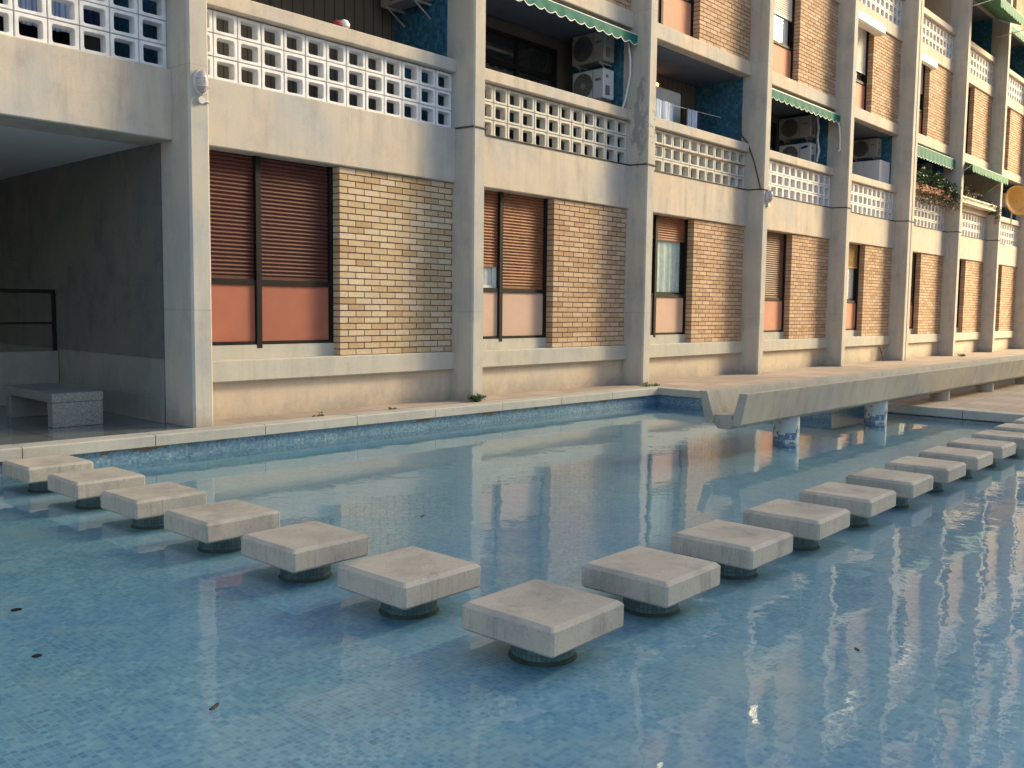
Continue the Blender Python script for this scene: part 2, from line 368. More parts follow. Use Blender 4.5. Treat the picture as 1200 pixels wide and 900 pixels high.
# ------------------------------------------------------------------ mesh builder
class MB:
    def __init__(s): s.v = []; s.f = []; s.t = []
    def quad(s, pts, t=.5):
        n = len(s.v); s.v += [tuple(p) for p in pts]; s.f.append(tuple(range(n, n + len(pts)))); s.t.append(t)
    def box(s, x0, x1, y0, y1, z0, z1, t=.5):
        n = len(s.v)
        s.v += [(x0, y0, z0), (x1, y0, z0), (x1, y1, z0), (x0, y1, z0), (x0, y0, z1), (x1, y0, z1), (x1, y1, z1), (x0, y1, z1)]
        for f in ((0, 3, 2, 1), (4, 5, 6, 7), (0, 1, 5, 4), (1, 2, 6, 5), (2, 3, 7, 6), (3, 0, 4, 7)):
            s.f.append(tuple(n + i for i in f)); s.t.append(t)
    def cbox(s, x0, x1, y0, y1, z0, z1, c=.01, t=.5):
        """box with chamfered edges all round"""
        n = len(s.v)
        X = (x0, x1); Y = (y0, y1); Z = (z0, z1); idx = {}
        for i in (0, 1):
            for j in (0, 1):
                for k in (0, 1):
                    sx = c if i == 0 else -c; sy = c if j == 0 else -c; sz = c if k == 0 else -c
                    for a in range(3):
                        p = [X[i] + sx, Y[j] + sy, Z[k] + sz]; p[a] = (X[i], Y[j], Z[k])[a]
                        idx[(i, j, k, a)] = len(s.v); s.v.append(tuple(p))
        def F(*q): s.f.append(tuple(q)); s.t.append(t)
        g = idx
        for i in (0, 1): F(*[g[(i, j, k, 0)] for j, k in ((0, 0), (1, 0), (1, 1), (0, 1))][::(1 if i else -1)])
        for j in (0, 1): F(*[g[(i, j, k, 1)] for i, k in ((0, 0), (1, 0), (1, 1), (0, 1))][::(-1 if j else 1)])
        for k in (0, 1): F(*[g[(i, j, k, 2)] for i, j in ((0, 0), (1, 0), (1, 1), (0, 1))][::(1 if k else -1)])
        for j in (0, 1):
            for k in (0, 1): F(g[(0, j, k, 1)], g[(1, j, k, 1)], g[(1, j, k, 2)], g[(0, j, k, 2)])
        for i in (0, 1):
            for k in (0, 1): F(g[(i, 0, k, 0)], g[(i, 1, k, 0)], g[(i, 1, k, 2)], g[(i, 0, k, 2)])
        for i in (0, 1):
            for j in (0, 1): F(g[(i, j, 0, 0)], g[(i, j, 1, 0)], g[(i, j, 1, 1)], g[(i, j, 0, 1)])
        for i in (0, 1):
            for j in (0, 1):
                for k in (0, 1): F(g[(i, j, k, 0)], g[(i, j, k, 1)], g[(i, j, k, 2)])
    def tube(s, pts, r, n=8, t=.5, cap=True):
        pts = [Vector(p) for p in pts]; rings = []
        for i, p in enumerate(pts):
            d = (pts[min(i + 1, len(pts) - 1)] - pts[max(i - 1, 0)]).normalized()
            a = d.orthogonal().normalized() if i == 0 else (a - d * a.dot(d)).normalized()
            b = d.cross(a); base = len(s.v); rr = r[i] if isinstance(r, (list, tuple)) else r
            for k in range(n):
                w_ = 2 * math.pi * k / n; s.v.append(tuple(p + (a * math.cos(w_) + b * math.sin(w_)) * rr))
            rings.append(base)
        for i in range(len(rings) - 1):
            for k in range(n):
                s.f.append((rings[i] + k, rings[i] + (k + 1) % n, rings[i + 1] + (k + 1) % n, rings[i + 1] + k)); s.t.append(t)
        if cap:
            s.f.append(tuple(rings[0] + k for k in range(n))[::-1]); s.t.append(t)
            s.f.append(tuple(rings[-1] + k for k in range(n))); s.t.append(t)
    def lathe(s, prof, cx=0, cy=0, n=28, t=.5, close=False):
        """profile of (radius, z) turned about a vertical axis"""
        rings = []
        for r, z in prof:
            b = len(s.v); rings.append(b)
            for k in range(n): s.v.append((cx + r * math.cos(2 * math.pi * k / n), cy + r * math.sin(2 * math.pi * k / n), z))
        for i in range(len(rings) - 1):
            for k in range(n):
                s.f.append((rings[i] + k, rings[i] + (k + 1) % n, rings[i + 1] + (k + 1) % n, rings[i + 1] + k)); s.t.append(t)
        s.f.append(tuple(rings[0] + k for k in range(n))[::-1]); s.t.append(t)
        s.f.append(tuple(rings[-1] + k for k in range(n))); s.t.append(t)
    def prism(s, prof, x0, x1, t=.5):
        """(y,z) outline extruded along x"""
        n = len(s.v); k = len(prof)
        s.v += [(x0, a, b) for a, b in prof] + [(x1, a, b) for a, b in prof]
        for i in range(k):
            j = (i + 1) % k; s.f.append((n + i, n + j, n + k + j, n + k + i)); s.t.append(t)
        s.f.append(tuple(n + i for i in range(k))[::-1]); s.t.append(t)
        s.f.append(tuple(n + k + i for i in range(k))); s.t.append(t)
    def build(s, name, m, parent=None, loc=(0, 0, 0), smooth=False, bevel=0, recalc=True):
        me = bpy.data.meshes.new(name); me.from_pydata(s.v, [], s.f); me.update()
        at = me.attributes.new('tint', 'FLOAT', 'FACE'); at.data.foreach_set('value', s.t)
        me.materials.append(m)
        if recalc:
            import bmesh
            bm = bmesh.new(); bm.from_mesh(me); bmesh.ops.recalc_face_normals(bm, faces=bm.faces); bm.to_mesh(me); bm.free()
        if smooth:
            me.polygons.foreach_set('use_smooth', [True] * len(me.polygons))
            me.set_sharp_from_angle(angle=R(40))
        o = bpy.data.objects.new(name, me); COL.objects.link(o); o.location = loc
        if parent: o.parent = parent
        if bevel:
            b = o.modifiers.new('bevel', 'BEVEL'); b.width = bevel; b.segments = 2; b.limit_method = 'ANGLE'
        return o
def tag(o, label=None, cat=None, group=None, kind=None):
    if label: o['label'] = label
    if cat: o['category'] = cat
    if group: o['group'] = group
    if kind: o['kind'] = kind
    return o
def empty(name, loc=(0, 0, 0), rz=0):
    o = bpy.data.objects.new(name, None); COL.objects.link(o); o.location = loc; o.rotation_euler.z = rz
    o.empty_display_size = .1; return o
def dup(src, loc, parent=None, m=None, children=()):
    c = src.copy(); COL.objects.link(c); c.location = loc; c.parent = parent
    return c
def copy_tree(o, parent=None, kids=None):
    kids = kids if kids is not None else {}
    c = o.copy(); COL.objects.link(c); c.parent = parent
    for ch in [x for x in list(COL.objects) if x.parent == o]: copy_tree(ch, c)
    return c
rnd = random.Random(7)

# ------------------------------------------------------------------ world, sun, camera
SUN_AZ = R(58)     # from the facade normal (-y) towards +x
SUN_EL = R(24)
w = bpy.data.worlds.new('World'); S.world = w; w.use_nodes = True
wn = w.node_tree; bg = wn.nodes['Background']
sky = N(wn, 'ShaderNodeTexSky', sky_type='NISHITA', sun_disc=False)
sky.sun_elevation = SUN_EL; sky.air_density = 1.2; sky.dust_density = 2.0; sky.ozone_density = 1.2
sd = Vector((math.sin(SUN_AZ) * math.cos(SUN_EL), -math.cos(SUN_AZ) * math.cos(SUN_EL), math.sin(SUN_EL)))
sky.sun_rotation = math.atan2(sd.x, sd.y)
L(wn, sky.outputs[0], bg.inputs[0]); bg.inputs[1].default_value = .15
sl = bpy.data.lights.new('Sun', 'SUN'); sl.energy = 4.6; sl.angle = R(26); sl.color = (1, .81, .46)
so = bpy.data.objects.new('Sun', sl); COL.objects.link(so); so.rotation_euler = sd.to_track_quat('Z', 'Y').to_euler(); so.location = (10, -20, 30)

yaw, pit, rol = 0.8295, 0.0826, 0.0117
fw = Vector((math.sin(yaw) * math.cos(pit), math.cos(yaw) * math.cos(pit), -math.sin(pit)))
rt = Vector((math.cos(yaw), -math.sin(yaw), 0)); up = rt.cross(fw)
r2 = rt * math.cos(rol) + up * math.sin(rol); u2 = -rt * math.sin(rol) + up * math.cos(rol)
cd = bpy.data.cameras.new('Camera'); cam = bpy.data.objects.new('Camera', cd); COL.objects.link(cam); S.camera = cam
mw = Matrix((r2, u2, -fw)).transposed().to_4x4(); mw.translation = Vector((-.865, -8.443, 1.225)); cam.matrix_world = mw
cd.sensor_width = 36; cd.lens = 1073.8 / 1200 * 36; cd.clip_end = 1500; cd.clip_start = .05
S.view_settings.view_transform = 'Standard'; S.view_settings.look = 'None'; S.view_settings.exposure = 1.06; S.view_settings.gamma = 1
S.render.engine = 'CYCLES'; S.cycles.max_bounces = 8; S.cycles.transparent_max_bounces = 12

# ------------------------------------------------------------------ pool and ground
EX, EY = 11.25, -3.30         # corner where the walkway steps out; front of walkway
LX = 12.75                    # edge of the lower platform
def edge_y(x): return -.22 - (min(x, 11.25) - 2) * .026 if x > 2 else -.22
XL, YN = -9.0, -13.0
# basin
mb = MB(); mb.quad([(XL, YN, ZF), (26, YN, ZF), (26, .6, ZF), (XL, .6, ZF)])
tag(mb.build('pool_floor', M['pool_floor'], recalc=False), kind='structure')
ys_l, ys_r = -.20, edge_y(11.25)
mb = MB()
def wall(a, b, z0=ZF - .02, z1=-.04):
    mb.quad([(a[0], a[1], z0), (b[0], b[1], z0), (b[0], b[1], z1), (a[0], a[1], z1)])
inset = .05
wall((XL, edge_y(2) + inset), (2, edge_y(2) + inset)); wall((2, edge_y(2) + inset), (EX + inset, ys_r + inset))
wall((EX + inset, ys_r + inset), (EX + inset, EY + inset)); wall((EX + inset, EY + inset), (LX + inset, EY + inset))
wall((LX + inset, EY + inset), (LX + inset - .35, YN), z1=-.14); wall((XL, YN), (LX, YN)); wall((XL, YN), (XL, .2))
tag(mb.build('pool_wall', M['pool_wall'], recalc=False), kind='structure')
mb = MB(); mb.quad([(XL, YN, ZW), (LX + .04, YN, ZW), (LX + .04, EY + .04, ZW), (EX + .04, EY + .04, ZW), (EX + .04, ys_r + .04, ZW), (2, edge_y(2) + .045, ZW), (XL, edge_y(2) + .045, ZW)])
wo = mb.build('water', M['water'], recalc=False); tag(wo, kind='structure')
# walkway (top sheet and body), lower platform, ground
cw = .24
mb = MB()
mb.quad([(P - W, edge_y(3.6) + cw, 0), (EX + cw, ys_r + cw, 0), (EX + cw, EY + cw, 0), (80, EY + cw, 0), (80, 2.0, 0), (P - W, 2.0, 0)])
tag(mb.build('walkway', M['walk'], recalc=False), kind='structure')
mb = MB()
mb.quad([(XL - .3, edge_y(2) + cw, 0), (2, edge_y(2) + cw, 0), (P - W - .002, edge_y(3.68) + cw, 0), (P - W - .002, 9, 0), (XL - .3, 9, 0)])
tag(mb.build('entrance_floor', M['marble'], recalc=False), kind='structure')
mb = MB()
def cope(a, b, nrm, zt, wd=cw, th=.10):
    """one run of coping between a and b, laid in short slabs; nrm points away from the pool"""
    a = Vector(a); b = Vector(b); nrm = Vector(nrm); L_ = (b - a).length; n = max(1, round(L_ / 1.15)); g = .004 / L_
    for i in range(n):
        p = a.lerp(b, i / n + g); q = a.lerp(b, (i + 1) / n - g); dz = rnd.uniform(-.003, .003)
        p2 = p + nrm * wd; q2 = q + nrm * wd; c = .012
        zt_ = zt + .006 + dz
        ps = [(p, zt - th), (q, zt - th), (q, zt_ - c), (p, zt_ - c)]
        mb.quad([(*v, z) for v, z in ps])
        pi_, qi = p + nrm * c, q + nrm * c
        mb.quad([(*p, zt_ - c), (*q, zt_ - c), (*qi, zt_), (*pi_, zt_)])
        mb.quad([(*pi_, zt_), (*qi, zt_), (*q2, zt_), (*p2, zt_)])
        mb.quad([(*p2, zt_), (*q2, zt_), (*q2, zt - th), (*p2, zt - th)])
        mb.quad([(*p, zt - th), (*q, zt - th), (*q2, zt - th), (*p2, zt - th)])
        mb.quad([(*p, zt - th), (*p, zt_ - c), (*pi_, zt_), (*p2, zt_), (*p2, zt - th)]); mb.quad([(*q, zt - th), (*q, zt_ - c), (*qi, zt_), (*q2, zt_), (*q2, zt - th)])
cope((XL, edge_y(2)), (2, edge_y(2)), (0, 1), 0)
cope((2, edge_y(2)), (EX, ys_r), (0.026, 1), 0)
cope((EX, ys_r + cw), (EX, EY), (1, 0), 0)
cope((EX + cw, EY), (60, EY), (0, 1), 0)
tag(mb.build('pool_coping', M['coping']), kind='structure')
mb = MB()
cope((LX, EY - .002), (LX - .35, YN), (1, 0), -.12, .26, .11)
tag(mb.build('platform_coping', M['coping']), kind='structure')
mb = MB()
mb.quad([(LX - .08, YN, -.12), (LX + .2, EY, -.12), (80, EY, -.12), (80, YN, -.12)])
tag(mb.build('lower_platform', M['walk'], recalc=False), kind='structure')
mb = MB(); mb.quad([(LX, EY + .012, -.3), (60, EY + .012, -.3), (60, EY + .012, -.08), (LX, EY + .012, -.08)])
tag(mb.build('walkway_riser', M['coping'], recalc=False), kind='structure')
mb = MB()   # the ground beyond the pool, out to the horizon
G = 400
for x0, x1, y0, y1 in ((-G, XL, -G, G), (XL, 80, -G, YN), (80, G, -G, G), (XL, 80, 9, G)):
    mb.quad([(x0, y0, -.13 if y1 == YN or x0 == 80 else -.02), (x1, y0, -.13 if y1 == YN or x0 == 80 else -.02), (x1, y1, -.13 if y1 == YN or x0 == 80 else -.02), (x0, y1, -.13 if y1 == YN or x0 == 80 else -.02)])
tag(mb.build('ground', M['walk'], recalc=False), kind='structure')

# ------------------------------------------------------------------ stepping stones
ang = .0198; A = .518; TH = .112; ZS = -.080; SP = .872
def make_stone(seed):
    r = random.Random(seed)
    root = empty('stepping_stone')
    mb = MB(); h = A / 2; c = .022; cb = .006
    # slab with wide top chamfer, slightly dished top
    n0 = 10
    def ring(rad, z, cut):
        return [(-rad + cut, -rad, z), (rad - cut, -rad, z), (rad, -rad + cut, z), (rad, rad - cut, z), (rad - cut, rad, z), (-rad + cut, rad, z), (-rad, rad - cut, z), (-rad, -rad + cut, z)]
    rings = [ring(h - .012, -TH, .008), ring(h, -TH + .012, .012), ring(h, -.004, .010), ring(h - c, .014, .006), ring(h - c - .05, .0134, .02), ring(h * .45, .0105, .09), ring(h * .2, .0095, .05)]
    base = [];
    for rg in rings: base.append(len(mb.v)); mb.v += rg
    mb.f.append(tuple(base[0] + k for k in range(8))[::-1]); mb.t.append(.5)
    for a, b in zip(base, base[1:]):
        for k in range(8): mb.f.append((a + k, a + (k + 1) % 8, b + (k + 1) % 8, b + k)); mb.t.append(.5)
    mb.f.append(tuple(base[-1] + k for k in range(8))); mb.t.append(.5)
    o = mb.build('slab', M['stone'], root, (0, 0, 0)); b = o.modifiers.new('bevel', 'BEVEL'); b.width = .0022; b.segments = 2; b.limit_method = 'ANGLE'
    mb = MB(); mb.lathe([(.142, -.228), (.142, -.19), (.142, -TH)], n=40)
    o = mb.build('pedestal', M['pier_tile'], root, (0, 0, 0), smooth=True)
    mb = MB(); mb.lathe([(.154, -.2265), (.150, -.223), (.1455, -.219), (.1425, -.210)], n=40)
    mb.build('algae_collar', M['algae'], o, (0, 0, 0), smooth=True)
    return root
proto = make_stone(1)
ca, sa = math.cos(ang), math.sin(ang)
O = Vector((2.157, -5.88)); e1 = Vector((ca, sa)); e2 = Vector((-sa, ca))
ordn = ['first', 'second', 'third', 'fourth', 'fifth', 'sixth', 'seventh', 'eighth', 'ninth', 'tenth', 'eleventh', 'twelfth']
stones = [(0, 0, 'square concrete stepping stone at the corner of the two rows, nearest the viewer')]
for k in range(1, 7): stones.append((0, k, f'square concrete stepping stone, {ordn[k-1]} from the corner stone in the row to the entrance'))
for k in range(1, 12): stones.append((k, 0, f'square concrete stepping stone, {ordn[k-1]} from the corner stone in the row to the far platform'))
for i, (a, b, lab) in enumerate(stones):
    o = proto if i == 0 else copy_tree(proto)
    p_ = O + e1 * SP * a + e2 * .8767 * b + Vector((rnd.uniform(-.004, .004), rnd.uniform(-.004, .004))) * (i > 0)
    o.location = (p_.x, p_.y, ZS + rnd.uniform(-.002, .002)); o.rotation_euler.z = ang + R(rnd.uniform(-.6, .6))
    tag(o, lab, 'stepping stone', 'stepping stones crossing the pool')

# ------------------------------------------------------------------ concrete trough over the pool
root = empty('concrete_trough', (7.4, -3.78, 0)); tag(root, 'long open concrete water trough on pillars reaching out over the pool', 'water channel')
mb = MB(); X0, X1 = 0, 45
def pr(prof): mb.prism(prof, X0, X1)
pr([(.28, .40), (.19, .40), (.10, .115), (.10, .075), (.185, .075), (.20, .09)])        # far side wall
mb.build('side_wall', M['trough'], root, bevel=.006)
mb = MB(); pr([(-.27, .40), (-.18, .40), (-.105, .115), (-.105, .065), (-.185, .065), (-.205, .085)][::-1])
mb.build('side_wall', M['trough'], root, bevel=.006)
mb = MB(); mb.prism([(.0985, .17), (-.1035, .17), (-.1035, .07), (-.075, .025), (.06, .025), (.0985, .07)], X0 + .012, X1)
mb.build('channel_bed', M['trough'], root, bevel=.004)
# rake the free end of the side walls a little by a bevelled nose is left out: it is square in the photograph
for k, x in enumerate((8.84, 11.48, 14.05, 16.4, 18.93, 21.5, 24.0)):
    wet = x < 12
    mb = MB(); mb.lathe([(.143, ZF if wet else -.12), (.143, .0), (.143, .068)], n=32)
    mb.build('pillar', M['pillar'] if wet else M['trough'], root, (x - 7.4, 0, 0), smooth=True)

# ------------------------------------------------------------------ apartment building
B = empty('apartment_building', (P, 0, 0)); B.location = (0, 0, 0)
tag(B, 'concrete framed apartment building with brick panels, shutters and pierced white balcony fronts', 'building')
TOP = 24.6
ZB = [(2.85, 3.54), (7.98, 8.29), (12.73, 13.04), (17.48, 17.79)]       # parapet beams (bottom, top)
PER = 4.75
def lv(k): return 3.54 + PER * k                                         # bottom of the blocks of pair k
# columns
for i in range(0, NB + 2):
    if i == 1 or i == 2 or True:
        mb = MB(); c = .022
        if i == 6:
            for a, b in ((-.30, -.105), (-.09, .10)): mb.cbox(a, b, 0, .60, -.02, TOP, .02)
            mb.box(-.12, -.08, .05, .6, 0, TOP - .1)
        else: mb.cbox(-W, 0, 0, .60, -.02, TOP, c)
        mb.build('column', M['conc_peel'] if i == 3 else M['conc_col'], B, (i * P, 0, 0))
# beams, copings, ledges, slabs per bay
def bayx(i):
    x0 = i * P; x1 = (i + 1) * P - W
    if i == 6: x0 += .10
    if i == 5: x1 -= .08
    return x0, x1
def block_screen(name, w_, m):
    mb = MB(); nx = 13; bw = w_ / nx; bh = .235; D = .10; r_ = .02; g = .0035
    ow, oh = bw * .352, bh * .342
    for i in range(nx):
        for j in range(3):
            cx, cz = (i + .5) * bw, (j + .5) * bh
            t = rnd.random()
            hx, hz = bw / 2 - g, bh / 2 - g
            out = [(-hx, -hz), (hx, -hz), (hx, hz), (-hx, hz)]
            inn = []
            for qx, qz, a0 in ((-1, -1, 180), (1, -1, 270), (1, 1, 0), (-1, 1, 90)):
                for s_ in (0, 30, 60, 90):
                    a = R(a0 + s_); inn.append((qx * (ow - r_) + r_ * math.cos(a), qz * (oh - r_) + r_ * math.sin(a)))
            dy = rnd.uniform(-.002, .002)
            def P3(p, y, sc=1): return (cx + p[0] * sc, y + dy, cz + p[1] * sc)
            n = len(mb.v); e = .006
            mb.v += [P3((p[0] * (1 - e / abs(p[0])), p[1] * (1 - e / abs(p[1]))), 0) for p in out]      # 0-3 front outer (slightly arrised)
            mb.v += [P3(p, .006) for p in out]                                                        # 4-7
            mb.v += [P3(p, D) for p in out]                                                           # 8-11
            mb.v += [P3(p, 0, 1.03) for p in inn]; mb.v += [P3(p, .008, 1.0) for p in inn]; mb.v += [P3(p, D, .93) for p in inn]   # 12-27, 28-43, 44-59
            def F(*q): mb.f.append(tuple(n + z for z in q)); mb.t.append(t)
            for k in range(4):
                k2 = (k + 1) % 4
                F(k, k2, 4 + k2, 4 + k); F(4 + k, 4 + k2, 8 + k2, 8 + k)
                a = 12 + k * 4
                for q in range(3): F(k, a + q + 1, a + q)
                F(k, k2, 12 + k2 * 4, a + 3)
                b_ = 44 + k * 4
                for q in range(3): F(8 + k, b_ + q, b_ + q + 1)
                F(8 + k, b_ + 3, 44 + k2 * 4, 8 + k2)
            for q in range(16):
                q2 = (q + 1) % 16
                F(12 + q, 12 + q2, 28 + q2, 28 + q); F(28 + q, 28 + q2, 44 + q2, 44 + q)
    mb.box(.002, w_ - .002, .012, .016, -.0, .0 + .002)
    o = mb.build(name, m, B, (0, 0, 0), recalc=True); return o
def joint_backing(w_): pass
scr = block_screen('block_screen', P - W, M['white_block'])
scr2 = scr.copy(); scr2.data = scr.data.copy(); scr2.data.materials[0] = M['grey_block']; COL.objects.link(scr2)
SCR = {'w': scr, 'g': scr2}
used = set()
def brick_panel(w_, h, m):
    """running bond panel with its free left edge showing the returns; origin bottom-left of the front face"""
    root = MB(); rows = max(1, round(h / .0757)); rp = h / rows; bl = .241; g = .0135; D = .13
    for j in range(rows):
        z0 = j * rp + g / 2; z1 = (j + 1) * rp - g / 2
        x = 0; first = True
        while x < w_ - .02:
            ln = bl if not (first and j % 2) else bl / 2 + .006
            x1 = min(x + ln - g, w_); d = rnd.uniform(-.002, .002)
            if x1 - x > .02: root.box(x, x1, d, D, z0, z1, rnd.random())
            x += ln; first = False
    return root
def shutter(w_, h, pitch=.043, depth=.014):
    """roller shutter curtain: rounded laths, extruded profile"""
    mb = MB(); n = max(1, round(h / pitch)); p_ = h / n; pts = []
    for j in range(n):
        z = j * p_
        for s_ in range(5):
            a = s_ / 4; pts.append((-depth * math.sin(math.pi * a) ** .8 if 0 < s_ < 4 else 0, z + p_ * (.08 + .84 * a)))
        pts.append((.004, z + p_ * .97))
    for a, b in zip(pts, pts[1:]): mb.quad([(0, a[0], a[1]), (w_, a[0], a[1]), (w_, b[0], b[1]), (0, b[0], b[1])])
    mb.box(0, w_, -.012, .01, -.035, .0)
    return mb
bx_scr = set()
bricks = {}
def wall_brick(i, z0, z1, key):
    x0, x1 = bayx(i); xl = i * P + 1.855; wd = x1 - xl; k = (round(wd, 3), round(z1 - z0, 3), key, i % 3)
    if k not in bricks:
        mb = brick_panel(wd, z1 - z0, None); o = mb.build('brick_panel', M[key], B, (xl, .38, z0)); bricks[k] = [o]
        m2 = MB(); m2.box(.009, wd, .012, .30, 0, z1 - z0); q = m2.build('mortar', M['mortar'], o)
        bricks[k].append(q)
    else:
        o = bricks[k][0].copy(); COL.objects.link(o); o.location = (xl, .38, z0)
        q = bricks[k][1].copy(); COL.objects.link(q); q.parent = o
    return o

def window(i, z0, z1, panel, leaves, sill=False, st='shutter_red'):
    """framed opening left of the brick panel. leaves: list of (shutter material, bottom of shutter, glass kind) for the left and right leaf"""
    x0, _ = bayx(i); xr = i * P + 1.86; y = .53
    zp = z0 + .66                    # top of the solid lower panel
    fr = MB(); mx = (x0 + .815, x0 + .88)
    def bx(*a): fr.box(*a)
    bx(x0 - .02, xr, y - .02, y + .05, z0, z0 + .035)               # bottom rail
    bx(x0 - .02, xr, y - .02, y + .05, zp, zp + .055)
    bx(x0 - .02, x0 + .03, y - .018, y + .052, z0 + .035, z1); bx(xr - .055, xr + .02, y - .018, y + .052, z0 + .035, z1)
    bx(mx[0] - .0, mx[1], y - .035, y + .055, z0 - .04, z1)
    o = fr.build('window', M['frame'], B)
    for (a, b) in ((x0 + .03, mx[0]), (mx[1], xr - .055)):
        pm = MB(); pm.box(a + .004, b - .004, y + .004, y + .03, z0 + .037, zp - .002)
        pm.build('lower_panel', M[panel], o)
    for (a, b), (sm, zb, gl) in zip(((x0 + .03, mx[0]), (mx[1], xr - .055)), leaves):
        if sm:
            s_ = shutter(b - a - .008, z1 - max(zb, zp + .057) - .035, .043 if sm != 'straw' else .02)
            s_.build('shutter' if sm != 'straw' else 'straw_blind', M[sm], o, (a + .004, y + .022, max(zb, zp + .057) + .035))
        if gl:
            zt = zb if sm else z1
            g = MB(); g.box(a, b, y + .045, y + .05, zp + .055, zt + .05)
            g.build('pane', M['glass' if gl == 'dark' else 'glass_clear'], o)
            f2 = MB(); q = .035
            f2.box(a, a + q, y + .032, y + .052, zp + .055, zt + .04); f2.box(b - q - .04, b, y + .032, y + .052, zp + .055, zt + .04); f2.box(a + q, b - q - .04, y + .033, y + .051, zp + .055, zp + .055 + q)
            f2.build('sash', M['frame' if gl != 'alu' else 'ac_white'], o)
            if gl != 'dark':
                c = MB(); n_ = 16
                for k in range(n_):
                    u0, u1 = a + (b - a) * k / n_, a + (b - a) * (k + 1) / n_
                    w0, w1 = .012 * math.sin(k * 1.9), .012 * math.sin((k + 1) * 1.9)
                    c.quad([(u0, y + .068 + w0, zp + .06), (u1, y + .068 + w1, zp + .06), (u1, y + .068 + w1, zt + .05), (u0, y + .068 + w0, zt + .05)])
                c.build('curtain', M['curtain' if gl == 'pale' else 'curtain_white'], o)
    if sill:
        s_ = MB(); s_.box(x0, xr - .005, y - .03, y + .2, .6405, z0 - .002); s_.build('sill', M['conc_ledge'], o)
    return o

ledges = {}
for i in range(0, NB + 1):
    x0, x1 = bayx(i)
    # ground floor
    mb = MB(); mb.cbox(x0 - .01, x1 + .01, .33, .9, 2.85, 3.54, .012); mb.build('parapet_beam', M['conc'], B)
    if i >= 1:
        mb = MB(); mb.cbox(x0 - .01, x1 + .01, .325, .9, .405, .64, .012); mb.build('ledge', M['conc_ledge'], B)
        mb = MB(); mb.box(x0 - .01, x1 + .01, .42, .9, -.02, .404); mb.build('plinth_wall', M['conc_wall'], B)
        wall_brick(i, .641, 2.848, 'brick_warm' if i == 1 else 'brick_pink')
    for k in range(4):
        zb = lv(k)
        if k > 0:
            mb = MB(); mb.cbox(x0 - .01, x1 + .01, .33, .9, ZB[k][0], ZB[k][1], .012); mb.build('parapet_beam', M['conc'], B)
        key = 'g' if (i in (2, 3) and k == 0) else 'w'
        if (key) not in used: used.add(key); o = SCR[key]
        else:
            o = SCR[key].copy(); COL.objects.link(o)
        o.parent = B; o.location = (x0, .41, zb + .004); o.scale.x = (x1 - x0) / (P - W)
        mb = MB(); mb.cbox(x0 - .01, x1 + .01, .32, .54, zb + .716, zb + .88, .012); mb.build('coping', M['conc'], B)
        # slab edge over the balcony, brick floor above
        zs = zb + 2.15
        mb = MB(); mb.cbox(x0 - .01, x1 + .01, .33, 1.6, zs, zs + .26, .012); mb.build('floor_slab', M['conc'], B)
        if k < 3:
            wall_brick(i, zs + .262, ZB[k + 1][0] - .002, 'brick_pink')
    # balcony lining: partition wall on the right, with its own colour
    for k in range(4):
        zb = lv(k)
        mb = MB(); mb.box(x1 - .012, x1 + .02, .5, 1.56, zb - .15, zb + 2.149)
        side = 'cream_tile' if (i, k) == (6, 1) or (i, k) == (7, 0) else 'blue_wall'
        mb.build('partition_wall', M[side], B)
        mb = MB(); mb.box(x0 - .02, x0 + .01, .602, 1.56, zb - .15, zb + 2.149); mb.build('partition_wall', M[side], B)
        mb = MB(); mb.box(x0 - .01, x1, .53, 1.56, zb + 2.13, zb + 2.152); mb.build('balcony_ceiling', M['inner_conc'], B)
        mb = MB(); mb.box(x0 - .01, x1, .9, 1.6, zb - .2, zb - .12); mb.build('balcony_floor', M['stucco_band'], B)
        # back wall with glazed doors or boarding
        if (i, k) in ((1, 0), (3, 0)):
            mb = MB(); mb.box(x0, x1 - .013, 1.56, 1.66, zb - .15, zb + 2.12); mb.build('boarded_back_wall', M['slat_wall'], B)
        else:
            mb = MB(); xa, xb = x0 + .35, x1 - .45; zt = zb + 1.93; t_ = .07; y = 1.52
            mb.box(xa, xb, y, y + .06, zt - t_, zt); mb.box(xa, xb, y - .004, y + .064, zb + 1.42, zb + 1.50)
            for q in range(4):
                xx = xa + (xb - xa - t_) * q / 3; mb.box(xx, xx + t_, y - .002, y + .062, zb - .12, zt - t_ + .002)
            o = mb.build('balcony_door', M['frame'], B)
            for q in range(3):
                xa2 = xa + t_ + (xb - xa - t_) * q / 3; xb2 = xa + (xb - xa - t_) * (q + 1) / 3
                mb = MB(); mb.box(xa2, xb2, y + .028, y + .034, zb - .12, zt - t_); mb.build('pane', M['glass'], o)
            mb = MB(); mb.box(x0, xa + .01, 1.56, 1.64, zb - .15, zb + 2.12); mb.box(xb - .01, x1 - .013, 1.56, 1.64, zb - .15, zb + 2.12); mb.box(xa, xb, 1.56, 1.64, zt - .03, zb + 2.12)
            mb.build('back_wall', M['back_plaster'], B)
# walls behind the windows (the dark rooms)
for i in range(1, NB + 1):
    x0, x1 = bayx(i)
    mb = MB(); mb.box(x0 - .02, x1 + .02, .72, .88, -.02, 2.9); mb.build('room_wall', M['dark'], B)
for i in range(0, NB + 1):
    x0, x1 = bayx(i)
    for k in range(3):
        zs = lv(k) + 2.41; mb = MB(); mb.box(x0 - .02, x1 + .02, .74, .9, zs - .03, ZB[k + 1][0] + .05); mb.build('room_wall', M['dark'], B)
mb = MB(); mb.box(P - W, (NB + 1) * P, 1.7, 13, -.02, TOP - .4); mb.box(-.3, P - W - .002, 1.7, 13, 2.9, TOP - .4); mb.build('rear_block', M['stucco_band'], B)
mb = MB(); mb.box(-.22, (NB + 1) * P + .2, .08, 13.1, TOP - .5, TOP - .1); mb.build('roof', M['conc'], B)

